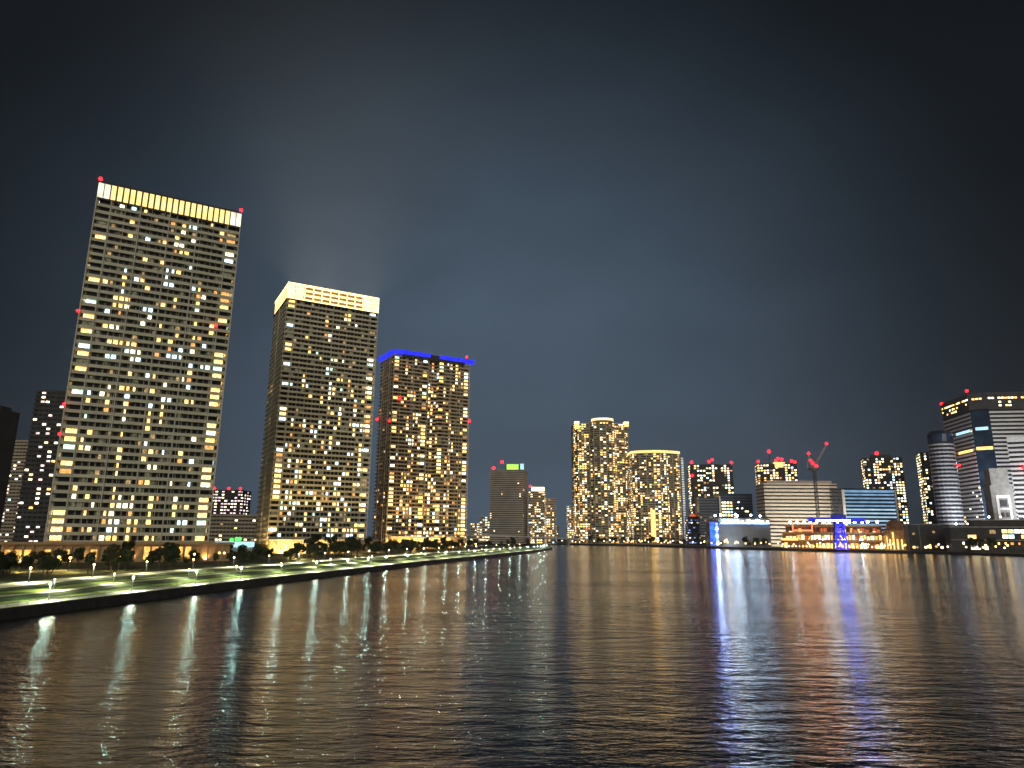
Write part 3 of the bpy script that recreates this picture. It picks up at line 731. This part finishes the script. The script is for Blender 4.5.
mb = MB(); mb.obox((m_.x+4*d.x+1.2*d.y, m_.y-1.2*d.x), d, 12, .5, 92, 96); mb.build('blue_light', E['bluehot'], tt)

fp = [(570+8*i, 778-6*math.sin(i/8*math.pi)-i*2.2) for i in range(9)]+[(655, 830), (613, 832)]
q, c, P = stripes('office_tower', 'curved white striped office tower at the right edge of the view', fp, 122, 23, .5, lit=.01)
mb = MB(); mb.prism(inset(P, .5), 122, 128); mb.build('top', M['stripe'], q)
mb = MB(); q2 = P[1]; beacon(q, (q2[0]+2, q2[1]-3, 92), 1.8)
o = thing('service_tower', 'pale concrete service tower with a square framed emblem in front of the striped towers', 'service tower', (550, 775, 2.5), rz=-.25)
mb = MB(); mb.box(-11, 11, -9, 9, 16, 72); mb.box(-9, 9, -8, 8, 72, 91); mb.build('wall', M['conc'], o)
mb = MB(); mb.box(-13, 17, -11, 12, 0, 16); mb.build('base', M['conc'], o)
mb = MB()
for x0, x1, z0, z1 in ((-7, 7, 58, 61), (-7, 7, 32, 35), (-7, -4.5, 35, 58), (4.5, 7, 35, 58), (-4.5, 4.5, 45, 47)): mb.box(x0, x1, -9.9, -9.05, z0, z1)
mb.build('emblem_frame', M['stripe'], o)
mb = MB()
for x in (-2.2, 2.2): mb.box(x-1.4, x+1.4, -9.5, -9.04, 37, 42)
mb.box(-3.4, 3.4, -9.5, -9.04, 48.5, 56); mb.build('emblem_panel', M['darkconc'], o)

o = thing('terminal_hall', 'long low dark hall with two rows of bright windows on the right bank', 'hall', (505, 690, 2.5), rz=-.35)
mb = MB(); mb.box(-62, 60, -12, 14, 0, 24); mb.box(-40, 60, -8, 14, 24, 31); mb.build('wall', M['darkconc'], o)
mb = MB(); mb.box(-63, 61, -13.2, 14.5, 24, 25.2); mb.box(-41, 61, -9, 14.5, 31, 32); mb.box(-63, 61, -13.4, -12.05, 11.5, 12.5); mb.build('ledge', M['conc'], o)
cand = []
for i in range(11):
    for z in (15.5, 20.5):
        if random.random() < .85: cand.append((-16+i*5.2, -12.1, z, 0, 4.4, 3.4, random.choice('bwwyw')))
for x, z, w, k_ in ((-44, 15, 7, 'y'), (-42, 4.6, 8, 'w'), (-33, 4.6, 3, 'w'), (0, 5, 4, 'y'), (9, 5, 6, 'w'), (14, 5, 4, 'y'), (28, 5, 5, 'y'), (50, 17, 4, 'o'), (-26, 20, 5, 'd')): cand.append((x, -12.12, z, 0, w, 3.6, k_))
for i in range(20):
    if random.random() < .6: cand.append((-58+i*5.9+random.uniform(-1, 1), -12.13, random.choice((3.6, 8.8)), 0, random.choice((1.6, 2.6, 3.8)), 2.2, random.choice('ywyo')))
put_windows(o, cand)
for i in range(12):
    x = -56+i*10; z = 25.2 if x < -42 else 32
    mb = MB(); mb.tube((x, -7 if x > -42 else -11, z), (x, -7 if x > -42 else -11, z+2.2), .15, 6); mb.ball((x, -7 if x > -42 else -11, z+2.6), .8, 1); mb.build('roof_lamp', [M['metal'], E['lampf' if i % 3 else 'white']], o)
o = thing('quay_shed', 'dark flat roofed shed between the lit mall rotunda and the terminal hall', 'shed', (446, 752, 2.5), rz=-.35)
mb = MB(); mb.box(-16, 19, -9, 12, 0, 27); mb.build('wall', M['darkconc'], o)
mb = MB(); mb.box(-17, 20, -10, 13, 27, 28.2); mb.box(-6, -5, -9.5, -9.05, 0, 27); mb.build('roof', M['hall'], o)
put_windows(o, [(x, -9.03, z, 0, 2.4, 2.2, k_) for x, z, k_ in ((-12, 4, 'y'), (-9, 4, 'd'), (-1, 4, 'w'), (3, 4, 'y'), (9, 5, 'o'), (14, 4, 'w'), (8, 20, 'd'), (-11, 18, 'd'))])

# ------------------------------------------------------------------ waterfront mall
mu = Vector((math.cos(R(-26)), math.sin(R(-26)))); mv = Vector((-mu.y, mu.x))
o = thing('shopping_mall', 'terraced waterfront mall with glowing yellow shopfronts behind the blue lit crane', 'shopping mall', (402, 838, 2.5), rz=R(-26))
mb = MB(); mb.box(-72, 62, -10, 30, 0, 9); mb.box(-70, 58, -4, 30, 9, 18); mb.box(-66, 40, 2, 30, 18, 26); mb.build('wall', M['mallwall'], o)
for z, x0, x1, y in ((9, -73, 63, -13), (18, -71, 59, -7), (26, -67, 41, -1)):
    mb = MB(); mb.box(x0, x1, y, 30, z, z+.9); mb.box(x0, x1, y, y+.2, z+.9, z+2.0); mb.build('terrace', M['warmwall'], o)
for row, (z0, z1, y, xa, xb) in enumerate(((1, 7.2, -10.15, -68, 60), (11, 16.4, -4.15, -66, 56), (20, 24.6, 1.85, -60, 38))):
    x = xa
    while x < xb:
        w = random.choice((2.2, 2.8, 3.6))
        mt = random.choice(('shop', 'shopw', 'shopw', 'shop', 'warm', 'warm', 'redsign', None)) if row < 2 else random.choice(('warm', 'redsign', 'shop', 'warm', None, None))
        if mt and not (row == 0 and -66 < x < -44):
            mb = MB(); mb.box(x, x+w, y, y+.12, z0, z1-random.choice((0, .8, 1.6))); mb.build('shopfront', E[mt], o)
        mb = MB(); mb.box(x+w+.15, x+w+.75, y-2.3, y-1.7, z0-1, z1+1.6); mb.build('column', M['warmwall'], o)
        x += w+1.1
mb = MB(); mb.box(-71, -52, -14.5, -10, 9.9, 12.2); mb.build('awning', E['shop'], o)
for x in (-60, -52, -44, -37, -30, -22, -16, -7, 0, 6, 12, 20, 26, 36):
    mb = MB(); mb.tube((x, 0, 26.9), (x, 0, 31), .2); mb.ball((x, 0, 31.8), 1.5, 1); mb.build('roof_lamp', [M['metal'], E['white' if x in (-60, 12) else 'lampw']], o)
mb = MB(); mb.box(-58, -56.4, -5, -3, 18, 30); mb.box(-36, -34.6, -5, -3, 18, 30); mb.build('chimney', M['redpaint'], o)
mb = MB(); mb.box(-57.8, -56.6, -5.4, -5.05, 19, 29.5); mb.build('red_light', E['redneon'], o)
mb = MB(); mb.box(-35.9, -34.7, -5.4, -5.05, 19, 29.5); mb.build('red_light', E['redneon'], o)
mb = MB(); mb.box(-56, -36.5, -.9, -.6, 21, 22.6); mb.build('red_light', E['redneon'], o)
# rotunda with lit fins
for i in range(34):
    mb = MB(); x = -70+i*3.9; mb.tube((x, -16.5, 0), (x, -16.5, 2.6), .12, 6); mb.ball((x, -16.5, 3.), .75, 1); mb.build('terrace_light', [M['metal'], E[random.choice(('lampf', 'lampf', 'lampa', 'shopw'))]], o)
for i in range(16):
    x = random.uniform(-66, 56); z = random.choice((9.9, 18.9)); y = -12 if z < 10 else -6; mb = MB(); mb.box(x-1.6, x+1.6, y-.9, y-.6, z+.2, z+1.9); mb.build('shop_sign', E[random.choice(('white', 'shopw', 'cyan', 'redsign', 'facl2'))], o)
r_ = thing('rotunda', 'round glowing yellow pavilion with fins and a brown dome beside the mall', 'pavilion', (448, 800, 2.5))
mb = MB(); mb.prism([(17*math.cos(R(i*15)), 14*math.sin(R(i*15))) for i in range(24)], 0, 22); mb.build('wall', M['warmwall'], r_)
for i in range(24):
    mb = MB(); mb.obox((17.6*math.cos(R(i*15)), 14.6*math.sin(R(i*15))), (math.cos(R(i*15)), math.sin(R(i*15))), 1., .7, 0, 24); mb.build('fin', M['warmwall'], r_)
    mb = MB(); mb.obox((17.1*math.cos(R(i*15+7.5)), 14.1*math.sin(R(i*15+7.5))), (math.cos(R(i*15+7.5)), math.sin(R(i*15+7.5))), .5, 1.5, 1, random.choice((12, 16, 20))); mb.build('light_strip', E['shop'], r_)
mb = MB(); mb.prism([(19*math.cos(R(i*15)), 16*math.sin(R(i*15))) for i in range(24)], 22, 24); mb.ball((-6, 0, 26), 9, 0, 16, 8, .9); mb.build('dome', M['mallwall'], r_)
# blue lit shipyard crane
o = thing('heritage_crane', 'old hammerhead crane lit bright blue on the quay in front of the mall', 'crane', (378, 800, 2.5), rz=R(-10))
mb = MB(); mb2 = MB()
for sx in (-1, 1):
    for sy in (-1, 1):
        mb.tube((sx*6, sy*6, 0), (sx*3.4, sy*3.4, 31), .8, 8)
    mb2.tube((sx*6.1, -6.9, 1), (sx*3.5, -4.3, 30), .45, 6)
for i in range(6):
    z0 = i*5; z1 = z0+5; w0 = 6-2.6*z0/31; w1 = 6-2.6*z1/31
    for sy in (-1, 1):
        mb.tube((-w0, sy*w0, z0), (w1, sy*w1, z1), .4, 6); mb.tube((w0, sy*w0, z0), (-w1, sy*w1, z1), .4, 6)
    for sx in (-1, 1): mb.tube((sx*w0, -w0, z0), (sx*w1, w1, z1), .4, 6)
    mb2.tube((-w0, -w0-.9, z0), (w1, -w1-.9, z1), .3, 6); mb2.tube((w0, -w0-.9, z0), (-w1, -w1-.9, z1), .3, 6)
mb.build('tower', M['bluepaint'], o); mb2.build('blue_glow_strip', E['craneglow'], o)  # glowing strips stand in for blue floodlight on the lattice
mb = MB(); mb.box(-34, 28, -2.4, 2.4, 31, 32); mb.box(-34, 28, -2.4, -1.9, 34.2, 35); mb.box(-34, 28, 1.9, 2.4, 34.2, 35)
for i in range(21):
    x = -34+i*3.1; s = 1 if i % 2 else -1
    if i < 20:
        mb.tube((x, -2.15, 33-1.4*s), (x+3.1, -2.15, 33+1.4*s), .25, 5); mb.tube((x, 2.15, 33-1.4*s), (x+3.1, 2.15, 33+1.4*s), .25, 5)
mb.box(-8, 8, -3.5, 3.5, 35, 39.5); mb.build('boom', M['bluepaint'], o)
mb = MB(); mb.box(-33.5, 27.5, -3.1, -2.5, 31.2, 34.6); mb.build('boom_glow', E['blue'], o)  # glowing slab stands in for blue floodlight on the boom
mb = MB(); mb.box(-25, 12, -3.6, -3.15, 32.3, 33.3); mb.build('light_strip', E['white'], o)

# ------------------------------------------------------------------ elevated road
o = thing('elevated_road', 'elevated road on piers crossing behind the tip of the lawn bank, its left half lit', 'viaduct', (0, 0, 0))
pts = [Vector((-150, 960)), Vector((-60, 985)), Vector((5, 1030)), Vector((50, 1085)), Vector((95, 1150)), Vector((150, 1260))]
mb = MB(); md = MB(); zs = [14.6, 14.4, 13.4, 11.8, 10, 9]
for i in range(5):
    p, q = pts[i], pts[i+1]; d = (q-p).normalized(); n_ = Vector((d.y, -d.x))*5
    for s in (1, -1):
        a, b = p+n_*s, q+n_*s
        (mb if s > 0 else md).quad((a.x, a.y, zs[i]), (b.x, b.y, zs[i+1]), (b.x, b.y, zs[i+1]+2.4), (a.x, a.y, zs[i]+2.4))
    md.quad((*(p+n_), zs[i]), (*(q+n_), zs[i+1]), (*(q-n_), zs[i+1]), (*(p-n_), zs[i]))
    md.quad((*(p+n_), zs[i]+1), (*(q+n_), zs[i+1]+1), (*(q-n_), zs[i+1]+1), (*(p-n_), zs[i]+1))
mb.build('railing', M['stripe'], o); md.build('deck', M['conc'], o)
for i in range(5):
    p = pts[i]; mb = MB(); mb.box(p.x-1.5, p.x+1.5, p.y-1.5, p.y+1.5, -2, zs[i]-.02); mb.build('pier', M['conc'], o)
for i in range(5):
    for t in (.15, .55):
        p = pts[i].lerp(pts[i+1], t); z = zs[i]*(1-t)+zs[i+1]*t
        mb = MB(); mb.tube((p.x, p.y, z+1), (p.x, p.y, z+8), .15); mb.ball((p.x, p.y, z+8.2), .55, 1); mb.build('road_lamp', [M['metal'], E['lampf']], o)

# ------------------------------------------------------------------ lamps
def point(p, power, col, r=.3, parent=None):
    l = bpy.data.lights.new('lamp_fill_light', 'POINT'); l.energy = power; l.color = col; l.shadow_soft_size = r
    ob = bpy.data.objects.new('lamp_fill_light', l); COL.objects.link(ob); ob.location = p; ob.parent = parent
    return ob
def spot(p, target, power, col, angle=140, r=.3, blend=.5):
    l = bpy.data.lights.new('lamp_fill_light', 'SPOT'); l.energy = power; l.color = col; l.shadow_soft_size = r; l.spot_size = R(angle); l.spot_blend = blend
    ob = bpy.data.objects.new('lamp_fill_light', l); COL.objects.link(ob); ob.location = p
    ob.rotation_euler = (Vector(p)-Vector(target)).to_track_quat('Z', 'Y').to_euler()
    return ob
def edge_at(y, off):
    L2 = offs(EDGE, off)
    for i in range(len(L2)-1):
        if L2[i].y <= y <= L2[i+1].y:
            t = (y-L2[i].y)/(L2[i+1].y-L2[i].y); return L2[i].lerp(L2[i+1], t)
    return L2[-1]
def lamp_proto(name, label, h, mat, r, group):
    o = thing(name, label, 'street lamp', (0, 0, 0), group)
    mb = MB(); mb.tube((0, 0, 0), (0, 0, .35), .13, 8); mb.tube((0, 0, .35), (0, 0, h-.2), .065, 8, r2=.045); mb.build('post', M['steel'], o)
    mb = MB(); mb.tube((0, 0, h+2*r-.12), (0, 0, h+2*r+.04), .75*r, 8, r2=.1*r); mb.build('cap', M['metal'], o)
    mb = MB(); mb.ball((0, 0, h+r-.1), r); mb.build('globe', mat, o)
    return o
def set_group(proto, spots, power, col, zl, every=1):
    for i, (x, y, z) in enumerate(spots):
        r_ = proto if i == 0 else copy_thing(proto, (x, y, z))
        r_.location = (x, y, z)
        if power and i % every == 0: spot((x, y, z+zl), (x, y, z), power, col, 170, .25, .5)
quay = []; lawn_ = []
y = 74; k = 0
while y < 830:
    taper = min(1., max(.12, (870-y)/250.))
    if k % 2 and y < 700: p = edge_at(y, (13.5+wob(Vector((0, y)), 2))*taper); lawn_.append((p.x, p.y, 2.35))
    else: p = edge_at(y, 4.6); quay.append((p.x, p.y, 1.8))
    k += 1; y += (8+y*.018)*random.uniform(.75, 1.25)
set_group(lamp_proto('promenade_lamp', 'cool white lamp post on the paved edge of the waterside promenade', 3.2, E['lampc'], .15, 'lamps along the waterside promenade'), quay, 5000, (1, 1, .66), 3.0)
set_group(lamp_proto('lawn_lamp', 'low warm white lamp post on the terraced lawn bank', 2.8, E['lampw'], .13, 'lamps on the lawn bank'), lawn_, 5500, (1, .98, .55), 2.6)
walk = []
y = 108
while y < 700:
    p = edge_at(y, 24+wob(Vector((0, y)), 2)); taper = min(1, max(.2, (870-y)/250)); p = edge_at(y, 29*taper); walk.append((p.x, p.y, 3.57)); y += 15+y*.03
set_group(lamp_proto('walkway_lamp', 'warm white lamp post beside the upper walkway in front of the trees', 3.2, E['lampw'], .22, 'lamps along the upper walkway'), walk, 9000, (1, .98, .55), 3.1)
gard = []
for i in range(30):
    y = random.uniform(170, 640); p = edge_at(y, random.uniform(37, 62)); gard.append((p.x, p.y, 4.1))
set_group(lamp_proto('garden_lamp', 'amber garden lamp among the trees below the towers', 3.6, E['lampa'], .34, 'garden lamps among the trees'), gard, 9000, (1, .66, .22), 3.5, 2)
far = []
def along(line, step, off):
    out = []; carry = 0
    for p, q in zip(line, line[1:]):
        p = Vector(p); q = Vector(q); L = (q-p).length; d = (q-p)/L; n_ = Vector((-d.y, d.x)); t = carry
        while t < L: out.append(p+d*t+n_*off); t += step
        carry = t-L
    return out
for p in along([f for f in FAR if -150 < f[0] < 610], 21, 4): far.append((p.x+random.uniform(-4, 4), p.y, 2.5))
set_group(lamp_proto('quay_lamp', 'small warm lamp post on the far quay edge', 4.5, E['lampf'], .75, 'lamps along the far quay'), far, 0, None, 0)
mix_ = []
for p in along([f for f in FAR if 150 < f[0] < 610], 9, 14):
    if random.random() < .75: mix_.append((p.x+random.uniform(-4, 4), p.y+random.uniform(-5, 9), 2.5))
set_group(lamp_proto('street_lamp', 'small amber street lamp set back from the far quay', 5.5, E['lampa'], .7, 'amber street lamps behind the far quay'), mix_[::2], 0, None, 0)
set_group(lamp_proto('street_lamp', 'small bright white street lamp set back from the far quay', 6.5, E['lampf'], .8, 'white street lamps behind the far quay'), mix_[1::2], 0, None, 0)
# three big globes before the grey hall
pr = lamp_proto('globe_lamp', 'large amber globe lamp in front of the grey riverside hall', 7, E['lampa'], 1.7, 'amber globe lamps before the grey hall')
gl = [(296, 958, 2.5), (318, 944, 2.5), (339, 935, 2.5)]
for i, p in enumerate(gl):
    r_ = pr if i == 0 else copy_thing(pr, p); r_.location = p
tag(pr, 'leftmost large pale amber globe lamp in front of the grey riverside hall', 'street lamp', 'amber globe lamps before the grey hall')
n_ = 0
for ob in list(COL.objects):
    if ob.name.startswith('globe_lamp') and ob is not pr:
        ob['label'] = ('middle', 'rightmost')[n_]+' large amber globe lamp in front of the grey riverside hall'; n_ += 1

# ------------------------------------------------------------------ trees
def tree_mesh(h, rw, seed, mat, nl):
    rnd = random.Random(seed); t = MB()
    t.tube((0, 0, -.3), (0, 0, h*.35), .2*h/8, 8, r2=.14*h/8)
    cl = []
    for i in range(9):
        a = rnd.uniform(0, 6.28); q = Vector((math.cos(a)*rw*rnd.uniform(.25, .8), math.sin(a)*rw*rnd.uniform(.25, .8), h*rnd.uniform(.45, .92)))
        t.tube((0, 0, h*rnd.uniform(.22, .36)), q, .09*h/8, 5, r2=.03); cl.append((q, rw*rnd.uniform(.28, .5)))
    cl.append((Vector((0, 0, h*.8)), rw*.55))
    c = MB()
    for i in range(nl):
        q, rr = rnd.choice(cl)
        d = Vector((rnd.gauss(0, 1), rnd.gauss(0, 1), rnd.gauss(0, .8))).normalized()*rr*rnd.uniform(.45, 1.05)
        p = q+d; s = rnd.uniform(.16, .34)*h/8
        a = Vector((rnd.gauss(0, 1), rnd.gauss(0, 1), rnd.gauss(0, 1))).normalized(); b = a.orthogonal().normalized()
        c.quad(p-a*s-b*s*.6, p+a*s-b*s*.6, p+a*s+b*s*.6, p-a*s+b*s*.6)
    return t.mesh('trunk', M['bark']), c.mesh('crown', mat)
TV = [tree_mesh(8, 3.2, 1, M['leaf'], 1300), tree_mesh(9, 3.6, 2, M['leaf2'], 1400), tree_mesh(7, 3.6, 3, M['leaf'], 1300), tree_mesh(10, 3.0, 4, M['leaf'], 1300)]
def tree(p, s, v, label, group):
    o = thing('broadleaf_tree', label, 'tree', p, group, random.uniform(0, 6.28)); o.scale = (s, s, s*random.uniform(.9, 1.1))
    link('trunk', TV[v][0], o); link('crown', TV[v][1], o)
y = 118
while y < 760:
    taper = min(1, max(.15, (870-y)/250))
    for k in range(5 if y < 560 else 1):
        p = edge_at(y+random.uniform(-5, 5), random.choice((36, 40, 46, 52, 58))*taper+random.uniform(-1.5, 1.5))
        if p.y > 100: tree((p.x, p.y, 3.95), random.uniform(.42, .85) if y < 330 else random.uniform(.5, 1.1), random.randrange(4), 'dark broadleaf tree in the garden strip between the lawn bank and the towers', 'garden trees below the towers')
    y += 9+y*.012
for p in along([f for f in FAR if -150 < f[0] < 325], 13, 12)+along([f for f in FAR if 430 < f[0] < 610], 12, 9):
    if random.random() < .8: tree((p.x+random.uniform(-4, 4), p.y+random.uniform(0, 8), 2.4), random.uniform(.9, 1.6), random.randrange(4), 'small dark tree on the far shore behind the quay lamps', 'trees along the far shore')

# spots without fittings, added to brighten lit facades; one is the crane's blue floodlight
for p, t_, e_, c_, an in (((385, 800, 5), (405, 838, 14), 15000, (1, .66, .3), 130), ((345, 822, 5), (360, 850, 14), 11000, (1, .6, .25), 130), ((425, 778, 5), (440, 815, 14), 12000, (1, .62, .26), 130),
                        ((305, 955, 6), (312, 985, 30), 22000, (.6, .8, 1), 120), ((375, 780, 4), (378, 800, 22), 40000, (.1, .15, 1), 90),
                        ((400, 980, 10), (415, 1050, 60), 300000, (1, .9, .72), 110), ((470, 980, 10), (480, 1050, 60), 300000, (1, .9, .72), 110),
                        ((590, 830, 32), (612, 890, 90), 420000, (.92, .95, 1), 110), ((560, 695, 48), (612, 772, 85), 380000, (.92, .95, 1), 120), ((556, 832, 32), (618, 905, 95), 190000, (.95, .95, 1), 100), ((528, 745, 20), (550, 775, 50), 8000, (1, .9, .75), 100)):
    spot(p, t_, e_, c_, an, 1.)
for p0, n_, st in (((-178, 246.5), 6, 13), ((-140, 390), 4, 14), ((-100, 570), 4, 16)):
    for i in range(n_):
        q = Vector(p0)+U*(i*st); a_ = (q.x-V.x*3, q.y-V.y*3, 5.2); spot(a_, (q.x+V.x*1.5, q.y+V.y*1.5, 8.5), 24000, (1, .64, .22), 150, .4)

# humid night air, and the floodlights on the gold crowned roof that shine up into it
m, nt_, out_ = newmat('haze')
pv = nt_.nodes.new('ShaderNodeVolumePrincipled'); pv.inputs['Density'].default_value = .0001; pv.inputs['Color'].default_value = (.8, .86, .95, 1); pv.inputs['Anisotropy'].default_value = .3
nt_.links.new(pv.outputs[0], out_.inputs['Volume'])
mb = MB(); mb.box(-1700, 1700, -450, 3100, -4, 420); stuff(mb.build('haze', m))
for dx, dy, tx in ((3, 4, -.55), (10, 6, -.3), (20, 6, -.1), (30, 6, 0), (40, 6, .15), (49, 6, .35), (56, 4, .65), (30, 36, 0)):
    q = Vector((-140.0, 400.1))+U*dx+V*dy
    spot((q.x, q.y, 162.5), (q.x+U.x*tx*50, q.y+U.y*tx*50, 212), 1700000, (1, .88, .7), 76, 1.5, 1.)
# ------------------------------------------------------------------ sky, sun, camera
w = bpy.data.worlds.new('World'); S.world = w; w.use_nodes = True
nt = w.node_tree; nt.nodes.clear()
out = nt.nodes.new('ShaderNodeOutputWorld')
sky = nt.nodes.new('ShaderNodeTexSky'); sky.sky_type = 'NISHITA'; sky.sun_disc = False
sky.sun_elevation = R(26); sky.sun_rotation = R(150)
b1 = nt.nodes.new('ShaderNodeBackground'); b1.inputs[1].default_value = .0006
nt.links.new(sky.outputs[0], b1.inputs[0])
tc = nt.nodes.new('ShaderNodeTexCoord')
# light pollution: the cloud deck glows above the city ahead and fades away from it
dp = nt.nodes.new('ShaderNodeVectorMath'); dp.operation = 'DOT_PRODUCT'
dp.inputs[1].default_value = Vector((-.03, .98, .09)).normalized(); nt.links.new(tc.outputs['Generated'], dp.inputs[0])
ac = nt.nodes.new('ShaderNodeMath'); ac.operation = 'ARCCOSINE'; nt.links.new(dp.outputs['Value'], ac.inputs[0])
dv = nt.nodes.new('ShaderNodeMath'); dv.operation = 'DIVIDE'; dv.inputs[1].default_value = R(60); nt.links.new(ac.outputs[0], dv.inputs[0])
rp = nt.nodes.new('ShaderNodeValToRGB'); e = rp.color_ramp.elements; rp.color_ramp.interpolation = 'B_SPLINE'
e[0].position = .0; e[0].color = (.085, .122, .17, 1); e[1].position = 1.; e[1].color = (.002, .003, .004, 1)
for pos, g_ in ((.14, .108), (.28, .089), (.4, .066), (.5, .042), (.6, .02), (.72, .006)):
    q = rp.color_ramp.elements.new(pos); q.color = (.67*g_, g_, 1.42*g_, 1)
nt.links.new(dv.outputs[0], rp.inputs[0])
mp = nt.nodes.new('ShaderNodeMapping'); mp.inputs['Scale'].default_value = (1.3, 1.3, 2.6)
nz = nt.nodes.new('ShaderNodeTexNoise'); nz.inputs['Scale'].default_value = 2.; nz.inputs['Detail'].default_value = 5
nt.links.new(tc.outputs['Generated'], mp.inputs[0]); nt.links.new(mp.outputs[0], nz.inputs['Vector'])
mr = nt.nodes.new('ShaderNodeMapRange'); mr.inputs[1].default_value = .3; mr.inputs[2].default_value = .7; mr.inputs[3].default_value = .83; mr.inputs[4].default_value = 1.14
nt.links.new(nz.outputs['Fac'], mr.inputs[0])
b2 = nt.nodes.new('ShaderNodeBackground'); nt.links.new(rp.outputs[0], b2.inputs[0]); nt.links.new(mr.outputs[0], b2.inputs[1])
ad = nt.nodes.new('ShaderNodeAddShader'); nt.links.new(b1.outputs[0], ad.inputs[0]); nt.links.new(b2.outputs[0], ad.inputs[1]); nt.links.new(ad.outputs[0], out.inputs[0])

l = bpy.data.lights.new('city_glow', 'SUN'); l.energy = 1.15; l.angle = R(40); l.color = (1, .92, .78)
so = bpy.data.objects.new('city_glow', l); COL.objects.link(so)
d = Vector((.08, -1, .42)).normalized(); so.rotation_euler = d.to_track_quat('Z', 'Y').to_euler()

cam = bpy.data.cameras.new('camera'); co = bpy.data.objects.new('camera', cam); COL.objects.link(co)
cam.sensor_width = 36; cam.lens = 36*680/1024; cam.clip_end = 20000; cam.clip_start = .5
th = R(12.6); ro = R(.43)
fw = Vector((0, math.cos(th), math.sin(th))); r0 = Vector((1, 0, 0)); u0 = r0.cross(fw)
rx = r0*math.cos(ro)+u0*math.sin(ro); up = u0*math.cos(ro)-r0*math.sin(ro)
mt = Matrix((rx, up, -fw)).transposed().to_4x4(); mt.translation = CAM
co.matrix_world = mt; S.camera = co
S.view_settings.view_transform = 'Standard'; S.view_settings.look = 'None'; S.view_settings.exposure = 0; S.view_settings.gamma = 1
S.cycles.use_denoising = True; S.cycles.max_bounces = 5; S.cycles.glossy_bounces = 3; S.cycles.diffuse_bounces = 2; S.cycles.sample_clamp_indirect = 6
